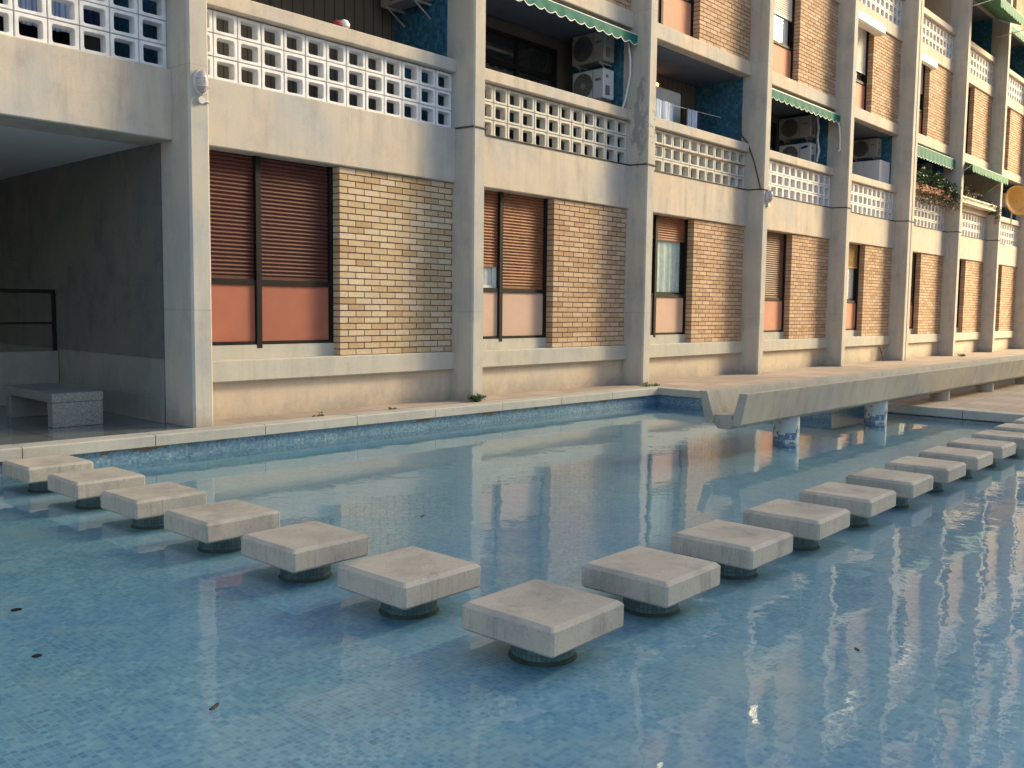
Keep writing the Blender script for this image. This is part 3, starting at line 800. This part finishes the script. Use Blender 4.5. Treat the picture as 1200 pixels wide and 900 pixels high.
# ground floor windows
Z0, Z1 = .79, 2.85
red = ('shutter_red', 0, None)
window(1, Z0, Z1, 'panel_red', [red, red], True)
window(2, Z0, Z1, 'panel_pink', [('shutter_wood', 1.80, 'alu'), ('shutter_wood', 0, None)], True)
window(3, Z0, Z1, 'panel_pink', [('shutter_wood', 2.44, 'dark'), ('shutter_wood', 2.44, 'pale')], True)
window(4, Z0, Z1, 'panel_salmon', [('shutter_brown', 0, None), ('shutter_brown', 0, None)], True)
window(5, Z0, Z1, 'panel_salmon', [('straw', 2.28, 'white'), ('straw', 2.28, 'white')], True)
window(6, Z0, Z1, 'panel_salmon', [('shutter_brown', 0, None), ('shutter_brown', 0, None)], True)
window(7, Z0, Z1, 'panel_red', [red, red], True)
window(8, Z0, Z1, 'panel_red', [red, red], True)
window(9, Z0, Z1, 'panel_salmon', [('shutter_brown', 0, None), ('shutter_brown', 0, None)], True)
window(10, Z0, Z1, 'panel_salmon', [red, red], True)
# upper windows
for k in range(3):
    z0 = lv(k) + 2.41 + .002; z1 = ZB[k + 1][0] - .002
    for i in range(0, NB + 1):
        if k == 0:
            spec = {3: ('panel_salmon', 'shutter_brown', z0 + 1.2, 'dark'), 4: ('panel_salmon', 'shutter_white', z0 + 1.25, 'white'),
                    5: ('panel_salmon', 'shutter_white', z0 + .92, 'dark'), 6: ('panel_salmon', 'shutter_white', z0 + 1.15, 'white'),
                    7: ('panel_red', 'shutter_brown', z0 + 1.0, 'dark'), 8: ('panel_red', 'shutter_brown', z0 + 1.4, 'white')}.get(i, ('panel_salmon', 'shutter_brown', 0, None))
        else:
            spec = rnd.choice([('panel_salmon', 'shutter_brown', 0, None), ('panel_red', 'shutter_brown', z0 + 1.3, 'dark'), ('panel_salmon', 'shutter_white', z0 + 1.1, 'white')])
        p_, s_, zb, gl = spec
        window(i, z0, z1, p_, [(s_, zb, gl), (s_, zb, gl)])
# white roller shutter boxes hung outside two upper windows
for i in (5, 6):
    x0, _ = bayx(i)
    mb = MB(); mb.cbox(x0 + .01, x0 + 1.92, .13 if i == 5 else .24, .37, 7.74, 7.965, .03); mb.build('shutter_box', M['shutter_white'], B)

# ------------------------------------------------------------------ unseen block added behind the camera to shade the near bays
OB = empty('shade_block', (36, -30, 0)); tag(OB, 'plain rendered block added out of view behind the viewer to shade the near bays', 'building')
OW, OD, OH = 21, 9, 26.5
mb = MB(); mb.cbox(-OW, OW, -OD, OD * .0 + 4, -.2, OH, .05); mb.build('wall', M['cream_render'], OB)
mb = MB(); mb.cbox(-OW - .3, OW + .3, -OD - .3, 4.3, OH, OH + .3, .05); mb.build('roof', M['conc'], OB)
for fl in range(8):
    for q in range(10):
        xw = -OW + 2.1 + q * 4.2; mb = MB(); mb.box(xw - .75, xw + .75, 3.98, 4.03, 1.0 + fl * 3.1, 2.6 + fl * 3.1)
        o = mb.build('window', M['glass'], OB); mb = MB(); mb.box(xw - .85, xw + .85, 4.0, 4.12, .88 + fl * 3.1, .99 + fl * 3.1); mb.build('sill', M['conc'], o)

# ------------------------------------------------------------------ entrance passage on the left
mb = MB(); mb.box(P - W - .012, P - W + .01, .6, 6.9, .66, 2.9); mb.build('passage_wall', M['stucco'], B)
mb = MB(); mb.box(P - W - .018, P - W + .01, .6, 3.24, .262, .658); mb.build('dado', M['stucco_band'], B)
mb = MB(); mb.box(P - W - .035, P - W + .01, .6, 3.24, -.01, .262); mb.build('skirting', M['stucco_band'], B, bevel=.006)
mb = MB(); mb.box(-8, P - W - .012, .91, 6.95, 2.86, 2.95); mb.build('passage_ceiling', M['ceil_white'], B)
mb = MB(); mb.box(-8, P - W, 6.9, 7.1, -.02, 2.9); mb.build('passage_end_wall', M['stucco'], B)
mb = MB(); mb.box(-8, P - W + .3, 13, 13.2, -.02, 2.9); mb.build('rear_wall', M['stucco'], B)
# far left continuation of the ground storey above the passage
for i in (-2, -1):
    x0, x1 = bayx(i)
    mb = MB(); mb.cbox(x0 - .01, x1 + .01, .33, 1.0, 2.85, 3.54, .012); mb.box(x0 - .02, x1 + .02, .40, 2.0, 3.5, TOP - .6); mb.build('parapet_beam', M['conc'], B)
for i in (-1, -2):
    mb = MB(); mb.cbox(-W, 0, 0, .60, -.02, TOP, .022); mb.build('column', M['conc_col'], B, (i * P, 0, 0))
mb = MB(); mb.cbox(-4, 3.665, 3.25, 3.45, 0, .64, .008)
tag(mb.build('low_wall', M['stucco_band']), 'low grey wall under the black railing inside the entrance passage', 'low wall')
root = empty('railing', (3.2, 3.32, .64)); tag(root, 'black metal railing on the low wall inside the dark entrance passage', 'railing')
mb = MB(); mb.cbox(-7, .46, -.02, .02, .70, .745, .004); mb.build('top_rail', M['frame'], root)
mb = MB(); mb.cbox(-7, .425, -.012, .012, .325, .35, .003); mb.build('middle_rail', M['frame'], root)
for x in (.445, -1.2, -2.9): mb = MB(); mb.cbox(x - .02, x + .02, -.019, .019, 0, .70, .003); mb.build('post', M['frame'], root)
root = empty('bench', (2.915, 1.5, 0)); tag(root, 'low grey granite bench with block legs in the entrance passage', 'bench')
mb = MB(); mb.cbox(-.25, .25, -.63, .65, .245, .340, .006); mb.build('seat', M['granite'], root)
for y in (-.625, .50): mb = MB(); mb.cbox(-.245, .245, y, y + .13, 0, .244, .005); mb.build('leg', M['granite'], root)

# ------------------------------------------------------------------ things on the facade
def awning(i, k, e, drop, m, lab, x_in=.03, zoff=2.06, front_z=None, x_out=None):
    x0, x1 = bayx(i); z = lv(k) + zoff
    root = empty('awning', ((x0 + x1) / 2, .36, z)); tag(root, lab, 'awning', 'green awnings over the balconies')
    hw = (x1 - x0) / 2 - x_in
    if x_out: hw = x_out
    fz = front_z if front_z is not None else -.04
    mb = MB(); mb.tube([(-hw, 0, 0), (hw, 0, 0)], .035, 10); mb.build('roller', M['galv'], root, smooth=True)
    mb = MB(); n = 8
    for a in range(n):
        s0, s1 = a / n, (a + 1) / n; sag = lambda s: -.03 * math.sin(math.pi * s) * e
        mb.quad([(-hw, -e * s0, .035 + (fz - .035) * s0 + sag(s0)), (hw, -e * s0, .035 + (fz - .035) * s0 + sag(s0)), (hw, -e * s1, .035 + (fz - .035) * s1 + sag(s1)), (-hw, -e * s1, .035 + (fz - .035) * s1 + sag(s1))])
    mb.build('canopy', M[m], root, recalc=False)
    mb = MB(); mb.tube([(-hw, -e, fz), (hw, -e, fz)], .016, 8); mb.build('front_bar', M['white_cloth'], root)
    # scalloped valance, gently rippled
    nS = max(6, round(2 * hw / .225)); seg = 8; top = []; bot = []
    vm = MB(); tr_ = MB()
    for q in range(nS * seg + 1):
        x = -hw + 2 * hw * q / (nS * seg); ph = (q / seg) % 1; sc = .045 * math.sin(math.pi * ph)
        yy = -e - .018 + .007 * math.sin(q * .55) ; top.append((x, -e - .017, fz)); bot.append((x, yy - .004, fz - drop + .03 - sc))
    for a in range(len(top) - 1):
        vm.quad([top[a], top[a + 1], bot[a + 1], bot[a]])
        b0, b1 = bot[a], bot[a + 1]
        tr_.quad([(b0[0], b0[1] - .003, b0[2] + .004), (b1[0], b1[1] - .003, b1[2] + .004), (b1[0], b1[1] - .003, b1[2] - .009), (b0[0], b0[1] - .003, b0[2] - .009)])
    v_ = vm.build('valance', M[m], root, recalc=False); tr_.build('edging', M['white_cloth'] if m == 'green_awn' else M['pale_awn'], v_, recalc=False)
    if e > .25:
        for s_ in (-1, 1):
            mb = MB(); mb.tube([(s_ * (hw - .05), .02, -.55), (s_ * (hw - .03), -e, fz - .01)], .012, 6); mb.build('arm', M['white_cloth'], root)
    return root
awning(2, 0, .12, .15, 'green_awn', 'green awning with a white scalloped edge over the two plain stacked air conditioners')
awning(4, 0, .12, .17, 'green_awn', 'narrow dark green awning over the balcony with the blue badged air conditioner', front_z=-.05)
awning(6, 0, .16, .28, 'green_awn', 'bright green awning above the bushy hanging balcony plants')
awning(7, 0, .55, .20, 'pale_awn', 'faded pale green awning above the cream planter, jutting past its column', front_z=-.16)
awning(7, 1, 1.05, .26, 'pale_awn', 'large faded green awning pulled far out on the third floor', front_z=-.42)
awning(8, 1, .30, .20, 'pale_awn', 'small green awning on the third floor balcony nearest the right edge', front_z=-.12)

def ac(i, k, z, y0, y1, m, lab, off=.34, badge='ac_badge', big=False, brackets=True, xw=None, vertical=True):
    """outdoor unit hung on the right-hand partition, its fan facing left"""
    x1 = bayx(i)[1] if xw is None else xw
    root = empty('air_conditioner', (x1 - off + .28 / 2, (y0 + y1) / 2, z)); tag(root, lab, 'air conditioner', 'air conditioner units on the balcony partitions')
    h = .47; hy = (y1 - y0) / 2; hx = .14
    mb = MB(); mb.cbox(-hx, hx, -hy, hy, 0, h, .012); mb.build('casing', M[m], root)
    # seam between fan part and service part, fan ring + grille (far part, +y)
    mb = MB(); cy, cz, r = hy * .30, h * .5, h * .42
    ring_ = []
    for q in range(28):
        a = 2 * math.pi * q / 28; ring_.append((-hx - .003, cy + r * math.cos(a), cz + r * math.sin(a)))
    mb.quad(ring_)
    g = mb.build('fan_opening', M['ac_grille'], root)
    mb = MB()
    for q in range(9):
        rr = r * (q + 1) / 9
        pts = [(-hx - .008, cy + rr * math.cos(2 * math.pi * a / 24), cz + rr * math.sin(2 * math.pi * a / 24)) for a in range(25)]
        mb.tube(pts, .0028, 4, cap=False)
    for q in range(6):
        a = math.pi * q / 6; mb.tube([(-hx - .009, cy - r * math.cos(a), cz - r * math.sin(a)), (-hx - .009, cy + r * math.cos(a), cz + r * math.sin(a))], .003, 4)
    mb.tube([(-hx - .004, cy, cz), (-hx - .014, cy, cz)], r * .24, 14)
    mb.build('grille', M['galv'] if m == 'ac_white' else M['ac_grille'], root)
    mb = MB(); mb.box(-hx - .004, -hx + .002, -hy * .34, -hy * .34 + .008, .02, h - .02); mb.build('seam', M['ac_grille'], root)
    if badge == 'ac_blue':
        mb = MB(); pts = []
        for q in range(20):
            a = 2 * math.pi * q / 20; u, v_ = .095 * math.cos(a), .030 * math.sin(a); t_ = R(12)
            pts.append((-hx - .006, -hy * .62 - (u * math.cos(t_) - v_ * math.sin(t_)), h * .80 + u * math.sin(t_) + v_ * math.cos(t_)))
        mb.quad(pts); mb.build('badge', M['ac_blue'], root)
    else:
        mb = MB(); mb.box(-hx - .005, -hx + .001, -hy * .82, -hy * .48, h * .60, h * .68); mb.build('badge', M[badge], root)
    mb = MB(); mb.box(-hx + .06, -hx + .12, -hy - .004, -hy + .002, h * .70, h * .80); mb.box(-hx + .05, -hx + .13, -hy - .03, -hy + .002, .06, .20); mb.build('service_valve', M['ac_badge'], root)
    if brackets:
        for yy in (-hy * .7, hy * .7):
            mb = MB(); mb.box(-hx, hx + .06, yy - .015, yy + .015, -.035, -.005)
            mb.tube([(-hx + .03, yy, -.02), (hx + .05, yy, -.2)], .012, 6); mb.build('bracket', M['galv'], root)
    return root
ac(2, 0, 4.60, .64, 1.28, 'ac_white', 'white air conditioner, lower of the stacked pair under the scalloped green awning')
ac(2, 0, 5.19, .64, 1.30, 'ac_old', 'greyed air conditioner, upper of the stacked pair under the scalloped green awning')
ac(4, 0, 4.52, .74, 1.50, 'ac_white', 'white air conditioner with a blue oval badge, lower of its pair', badge='ac_blue')
ac(4, 0, 5.12, .76, 1.52, 'ac_old', 'aged beige air conditioner mounted above the unit with the blue badge')
ac(5, 0, 5.16, .74, 1.40, 'ac_old', 'single beige air conditioner hung above the white balcony cabinet')
ac(6, 0, 5.02, .79, 1.20, 'ac_old', 'beige air conditioner in the shade above the bushy balcony plants')
ac(1, 0, 5.22, .70, 1.45, 'ac_old', 'dark air conditioner at the top edge in the first balcony, seen from below on brackets')
ac(8, 0, 4.95, .70, 1.25, 'ac_white', 'white air conditioner on the balcony beside the orange dish')

root = empty('cabinet', (6 * P - W - .42, .95, 3.42)); tag(root, 'white two door cabinet standing on the balcony under a beige air conditioner', 'cabinet')
x5 = bayx(5)[1]; root.location = (x5 - .36, .93, 3.42)
mb = MB(); mb.cbox(-.33, .30, -.42, .42, 0, 1.60, .01); mb.build('body', M['ac_white'], root)
for a, b in ((-.41, -.005), (.005, .41)): mb = MB(); mb.cbox(-.352, -.332, a, b, .03, 1.57, .004); mb.build('door', M['ac_white'], root)
root = empty('cabinet', (13.95, 1.38, 3.42)); tag(root, 'white panelled cabinet behind the washing line on the third balcony', 'cabinet')
mb = MB(); mb.cbox(-.60, .42, -.12, .16, 0, 1.90, .008); mb.build('body', M['ac_white'], root)
for a, b in ((-.59, -.10), (-.09, .41)): mb = MB(); mb.cbox(a, b, -.138, -.122, .03, 1.87, .004); mb.build('door', M['ac_white'], root)
root = empty('wall_lamp', (13.86, 1.535, 5.43)); tag(root, 'small glowing orange lamp on the boarded wall above the white cabinet', 'lamp')
mb = MB(); mb.cbox(-.05, .05, -.02, .024, -.02, .05, .006); mb.build('mount', M['galv'], root)
mb = MB(); mb.lathe([(.02, -.05), (.05, -.035), (.055, 0), (.03, .03)], 0, -.06, 14); mb.build('bulb', M['bulb'], root, smooth=True)

# washing line and clothes in the third balcony
tag(MB().build('x', M['cable']), 'x', 'x') if False else None
mb = MB(); mb.tube([(11.75, .95, 4.98), (13.4, .95, 4.93), (15.36, .95, 4.99)], .006, 6)
tag(mb.build('washing_line', M['white_cloth']), 'thin white washing line strung across the third balcony', 'washing line')
def cloth(x0, x1, y, zt, h, m, lab, n=18, seed=0, amp=.03, cat='laundry'):
    r = random.Random(seed); mb = MB(); rows = 8; ph = r.random() * 6
    def pt(u, v):
        a = amp * (.35 + .65 * v) * math.sin(u * 21 + ph + v * .8) + .4 * amp * math.sin(u * 47 + ph)
        return (x0 + (x1 - x0) * (u + (.5 - u) * .06 * v), y + a, zt - h * v - .012 * math.sin(u * 9 + ph) * v)
    for side, dy in ((0, 0), (1, .006)):
        for i in range(n):
            for j in range(rows):
                q = [pt(i / n, j / rows), pt((i + 1) / n, j / rows), pt((i + 1) / n, (j + 1) / rows), pt(i / n, (j + 1) / rows)]
                mb.quad([(a, b + dy, c) for a, b, c in q])
    o = mb.build('laundry', M[m], smooth=False, recalc=False); o.data.polygons.foreach_set('use_smooth', [True] * len(o.data.polygons))
    tag(o, lab, cat, 'washing hung on the balcony line'); return o
cloth(12.55, 13.62, .93, 4.96, 1.0, 'cloth_blue', 'wide white and blue striped cloth hanging at the left of the washing line', seed=1)
cloth(14.10, 14.48, .93, 4.955, .95, 'cloth_blue', 'narrow pale blue striped garment hanging in the middle of the washing line', seed=2)
cloth(14.50, 14.60, .95, 4.97, 1.0, 'cloth_dark', 'navy garment hanging right of the pale blue striped one', n=6, seed=3)
cloth(13.98, 14.09, .95, 4.95, .8, 'frame', 'black garment hanging left of the narrow pale blue one', n=6, seed=4)
cloth(2.55, 3.10, 1.2, 4.9, 1.0, 'cloth_blue', 'pale blue cloth seen through the pierced blocks above the passage', seed=5)
cloth(3.15, 3.38, 1.2, 4.9, .95, 'cloth_dark', 'navy cloth seen through the pierced blocks above the passage', n=8, seed=6)
# small bundle on the first coping
root = empty('cloth_bundle', (5.80, .40, 4.42)); tag(root, 'small white and dark red bundle lying on the first balcony coping', 'bundle')
mb = MB(); mb.lathe([(.03, .003), (.062, .03), (.066, .06), (.045, .095), (.012, .112)], 0, 0, 16); mb.build('white_part', M['white_cloth'], root, (.045, 0, 0), smooth=True)
mb = MB(); mb.lathe([(.03, .003), (.058, .02), (.06, .045), (.04, .072), (.012, .08)], 0, 0, 16); mb.build('red_part', M['cloth_red'], root, (-.055, .0, 0), smooth=True)

# bulkhead lamps on the columns
def bulkhead(x, z, lab):
    root = empty('bulkhead_lamp', (x, 0, z)); tag(root, lab, 'lamp', 'caged bulkhead lamps on the columns')
    def oval(rx, rz, y, n=24): return [(rx * math.cos(2 * math.pi * q / n), y, rz * (math.sin(2 * math.pi * q / n))) for q in range(n)]
    def stack(lst, mm, name):
        mb = MB(); n = 24; b0 = []
        for rx, rz, y in lst: b0.append(len(mb.v)); mb.v += oval(rx, rz, y)
        for a, b in zip(b0, b0[1:]):
            for k in range(n): mb.f.append((a + k, a + (k + 1) % n, b + (k + 1) % n, b + k)); mb.t.append(.5)
        mb.f.append(tuple(b0[0] + k for k in range(n))); mb.t.append(.5); mb.f.append(tuple(b0[-1] + k for k in range(n))[::-1]); mb.t.append(.5)
        return mb.build(name, M[mm], root, smooth=True)
    stack([(.075, .125, 0), (.077, .128, -.02), (.072, .122, -.04)], 'lamp_cage', 'base')
    stack([(.062, .110, -.038), (.060, .106, -.06), (.045, .085, -.085), (.02, .04, -.097)], 'lamp_glass', 'glass')
    mb = MB()
    for q in (-.045, .035): mb.tube([(-.075, -.04, q), (-.06, -.075, q), (0, -.103, q), (.06, -.075, q), (.075, -.04, q)], .004, 5)
    mb.tube([(0, -.035, -.125), (0, -.08, -.09), (0, -.104, 0), (0, -.08, .09), (0, -.035, .125)], .004, 5)
    mb.build('cage', M['lamp_cage'], root)
    mb = MB(); mb.tube([(0, 0, -.17), (0, -.035, -.17)], .035, 14); mb.tube([(.03, -.015, -.175), (.085, -.015, -.18)], .011, 8); mb.build('junction_box', M['lamp_cage'], root)
bulkhead(3.80, 3.38, 'caged oval bulkhead lamp on the column beside the entrance passage')
bulkhead(15.56, 3.42, 'caged oval bulkhead lamp on the column left of the badged air conditioner')

# cable clipped along the top of the parapet beam and round every column
pts = []
for i in range(2, 9):
    xa = i * P - (W if i != 6 else .30); xb = i * P + (0 if i != 6 else .10)
    pts += [(xa - .012, .325, 3.545), (xa - .012, -.010, 3.535), (xb + .012, -.010, 3.53), (xb + .012, .32, 3.545), (xb + 1.8, .322, 3.542)]
mb = MB(); mb.tube(pts, .011, 6)
tag(mb.build('electric_cable', M['cable']), 'dark cable running along the beams and round the columns under the balcony fronts', 'cable')
mb = MB(); mb.tube([(15.33, .50, 4.95), (15.35, .49, 4.6), (15.36, .36, 4.45), (15.36, .2, 4.05), (15.368, .1, 3.7), (15.368, .06, 3.55)], .012, 6)
tag(mb.build('hanging_cable', M['cable']), 'black cable hanging down the fourth column from the balcony with washing', 'cable')
mb = MB(); mb.tube([(11.71, .395, 4.26), (11.72, .395, 4.06), (11.8, .395, 4.015), (13.5, .395, 4.0), (15.34, .395, 4.0)], .010, 6)
tag(mb.build('rusty_pipe', M['pipe_rust']), 'thin rusty pipe fixed across the beige blocks of the third balcony', 'pipe')
mb = MB(); mb.tube([(11.40, .36, 5.45), (11.42, .33, 5.2), (11.44, .34, 4.95), (11.44, .42, 4.6), (11.42, .47, 4.44)], .018, 8)
tag(mb.build('drain_hose', M['pipe_white']), 'white hose hanging under the right end of the scalloped green awning', 'hose')
mb = MB(); mb.tube([(19.15, .25, 5.5), (19.22, .22, 5.3), (19.24, .2, 5.05), (19.24, .2, 4.8), (19.18, .2, 4.76)], .022, 8)
tag(mb.build('drain_pipe', M['pipe_white']), 'white pipe on the column beside the badged air conditioner', 'pipe')
mb = MB(); mb.tube([(19.0, .64, 5.55), (19.03, .62, 5.3), (18.98, .61, 5.05), (19.05, .6, 4.8), (19.0, .62, 4.55)], [.03, .034, .028, .036, .03], 10)
m_, nt_, b_ = mat('foil'); b_.inputs['Metallic'].default_value = .9; b_.inputs['Roughness'].default_value = .35; b_.inputs['Base Color'].default_value = (.7, .7, .72, 1)
bump(nt_, b_, noise(nt_, world_vec(nt_), 40, 3), 1, .02)
tag(mb.build('foil_duct', m_), 'shiny foil wrapped duct in front of the pair of air conditioners with the blue badge', 'duct')

# satellite dish
root = empty('satellite_dish', (32.25, -.12, 4.42)); tag(root, 'orange satellite dish on the balcony coping at the right edge', 'satellite dish')
mb = MB(); n = 28; rings = []
for q in range(8):
    a = q / 7; r_ = .46 * a; rings.append((r_, .14 * a * a))
b0 = []
for r_, d in rings:
    b0.append(len(mb.v)); mb.v += [(r_ * math.cos(2 * math.pi * k / n), r_ * 1.08 * math.sin(2 * math.pi * k / n), d) for k in range(n)]
for a, b in zip(b0, b0[1:]):
    for k in range(n): mb.f.append((a + k, a + (k + 1) % n, b + (k + 1) % n, b + k)); mb.t.append(.5)
d = mb.build('reflector', M['dish'], root, (0, 0, .42), smooth=True); sm = d.modifiers.new('t', 'SOLIDIFY'); sm.thickness = .02
d.rotation_euler = (R(78), 0, R(-42))
mb = MB(); mb.tube([(0, .1, -.3), (0, .1, .4), (0, .04, .42)], .02, 8); mb.build('mast', M['galv'], root)
mb = MB(); mb.tube([(0, 0, .05), (-.15, -.34, .25), (-.16, -.38, .36)], .012, 6); mb.tube([(-.16, -.38, .34), (-.12, -.33, .38)], .03, 10); mb.build('feed_arm', M['galv'], root)

# balcony plants
def foliage(mb, cx, cy, cz, rx, ry, rz, n, size, r, droop=0):
    for _ in range(n):
        while True:
            u = Vector((r.uniform(-1, 1), r.uniform(-1, 1), r.uniform(-1, 1)))
            if u.length < 1: break
        p = Vector((cx + u.x * rx, cy + u.y * ry, cz + u.z * rz))
        d = Vector((r.gauss(0, 1), r.gauss(0, 1), r.gauss(0, 1) - droop)).normalized(); s_ = size * r.uniform(.6, 1.4)
        q = d.orthogonal().normalized() * s_ * .32
        mb.quad([p, p + d * s_ * .5 + q, p + d * s_, p + d * s_ * .5 - q], r.random())
r = random.Random(5)
root = empty('balcony_plants', (25.8, .2, 4.42)); tag(root, 'bushy green and brown plants spilling over the coping under the bright green awning', 'plants')
mb = MB(); mb.cbox(-1.9, 1.5, -.02, .20, .0, .20, .01); mb.build('planter', M['terracotta'], root)
mb = MB()
for cx, cz, rr in ((-1.7, .25, .28), (-1.2, .38, .3), (-.6, .30, .3), (-.1, .42, .26), (.4, .25, .3), (.9, .2, .3), (1.3, .15, .26)):
    foliage(mb, cx, .03, cz, rr * 1.25, .22, rr, 230, .085, r)
for q in range(6): foliage(mb, 1.3 + q * .07, -.05, .3 - abs(q - 2) * .06, .1, .1, .12, 30, .08, r)
mb.build('foliage', M['leaf'], root, recalc=False)
mb = MB()
for q in range(12): foliage(mb, -1.8 + q * .3, -.12, -.05 - .12 * r.random(), .22, .07, .2, 80, .06, r, .8)
mb.build('trailing_stems', M['leaf_dry'], root, recalc=False)
root = empty('balcony_planter', (29.2, .2, 4.42)); tag(root, 'cream lattice planter with dry plants under the faded green awning', 'planter')
mb = MB()
mb.cbox(-1.7, 1.7, -.13, -.10, .0, .045, .004); mb.cbox(-1.7, 1.7, -.13, -.10, .14, .185, .004)
for q in range(24):
    x = -1.68 + q * .14; mb.tube([(x, -.117, .02), (x + .14, -.117, .16)], .008, 4); mb.tube([(x + .14, -.112, .02), (x, -.112, .16)], .008, 4)
mb.cbox(-1.7, 1.7, -.09, .12, .0, .14, .006); mb.build('trough', M['lace'], root)
mb = MB()
for cx, cz, rr in ((-1.2, .3, .25), (-.6, .34, .24), (.1, .24, .2), (1.2, .16, .2), (1.6, .1, .2)): foliage(mb, cx, 0, cz, rr * 1.3, .15, rr, 130, .07, r)
foliage(mb, 1.75, -.15, -.1, .15, .1, .3, 110, .06, r, .5)
mb.build('foliage', M['leaf_dry'], root, recalc=False)

# weeds and small things on the walkway
def weed(x, y, n, h, sp, lab, m='leaf'):
    root = empty('weed', (x, y, 0)); tag(root, lab, 'weed')
    mb = MB(); r = random.Random(int(x * 91))
    for _ in range(n):
        a = r.uniform(0, 2 * math.pi); l_ = h * r.uniform(.4, 1); ex = Vector((math.cos(a) * sp * r.uniform(.3, 1), math.sin(a) * sp * .6 * r.uniform(.3, 1), l_))
        base = Vector((ex.x * .25, ex.y * .25, 0)); q = Vector((-math.sin(a), math.cos(a), 0)) * .008
        mb.quad([base - q, base + q, ex + q * .3, ex - q * .3], r.random())
        foliage(mb, ex.x, ex.y, ex.z * .85, .02, .02, .02, 4, .035, r)
    mb.build('leaves', M[m], root, recalc=False); return root
weed(7.62, -.06, 46, .10, .15, 'small green weed growing at the foot of the second column')
weed(5.15, -.02, 9, .018, .08, 'flat tuft of green in the walkway joint below the brick panel, left one')
weed(6.2, -.06, 8, .018, .08, 'flat tuft of green in the walkway joint near the second column')
weed(11.5, -.15, 30, .02, .25, 'patch of moss on the coping by the step of the pool edge')
weed(27.2, -.25, 20, .06, .25, 'green weed at the foot of the seventh column')
weed(16.9, -3.75, 30, .08, .25, 'low weed under the trough beside its pillars')
root = empty('dead_twig', (22.38, .2, 0)); tag(root, 'dry forked twig leaning against the plinth wall near the double column', 'twig')
mb = MB(); mb.tube([(0, 0, 0), (.02, .05, .16), (.0, .1, .33)], .012, 6); mb.tube([(.02, .05, .2), (.2, .08, .36)], .010, 5); mb.tube([(0, .1, .33), (-.16, .08, .38)], .008, 5); mb.tube([(0, .09, .31), (.3, .09, .36)], .008, 5)
mb.build('stem', M['stick'], root)
# drains and floating leaves in the pool
def disc(name, x, y, z, rad, m, lab, cat, sq=1, rz=0, n=12, seed=1):
    lift = .0008 if name == 'pool_drain' else .005
    mb = MB(); r = random.Random(seed)
    rim = [(rad * math.cos(2 * math.pi * k / n) * r.uniform(.85, 1.1), rad * sq * math.sin(2 * math.pi * k / n) * r.uniform(.85, 1.1)) for k in range(n)]
    mb.quad([(a, b, .001 + lift * (a / rad) ** 2) for a, b in rim]); mb.quad([(a, b, -.001) for a, b in rim][::-1])
    for k in range(n):
        a, b = rim[k], rim[(k + 1) % n]; mb.quad([(*a, -.001), (*b, -.001), (*b, .001 + lift * (b[0] / rad) ** 2), (*a, .001 + lift * (a[0] / rad) ** 2)])
    o = mb.build(name, M[m], None, (x, y, z), recalc=False); o.rotation_euler.z = rz; tag(o, lab, cat); return o
disc('pool_drain', 0.765, -3.616, ZF + .003, .025, 'dark', 'small dark drain in the pool floor near the left edge, farther one', 'drain')
disc('pool_drain', .603, -4.32, ZF + .003, .020, 'dark', 'small dark drain in the pool floor near the left edge, nearer one', 'drain')
disc('floating_leaf', .797, -5.466, ZW + .004, .028, 'wet_leaf', 'curled dead leaf floating at the lower left of the pool', 'leaf', .35, .5)
disc('floating_leaf', 3.02, -6.94, ZW + .004, .016, 'wet_leaf', 'tiny brown leaf floating at the lower right of the corner stepping stone', 'leaf', .5, 1)
disc('floating_leaf', 6.9, -5.6, ZW + .004, .05, 'wet_leaf', 'dark leaf floating beyond the right row of stepping stones', 'leaf', .6, 1.2)
disc('floating_leaf', 3.4, -3.7, ZW + .004, .022, 'wet_leaf', 'small leaf floating between the two rows of stepping stones', 'leaf', .5, .3)
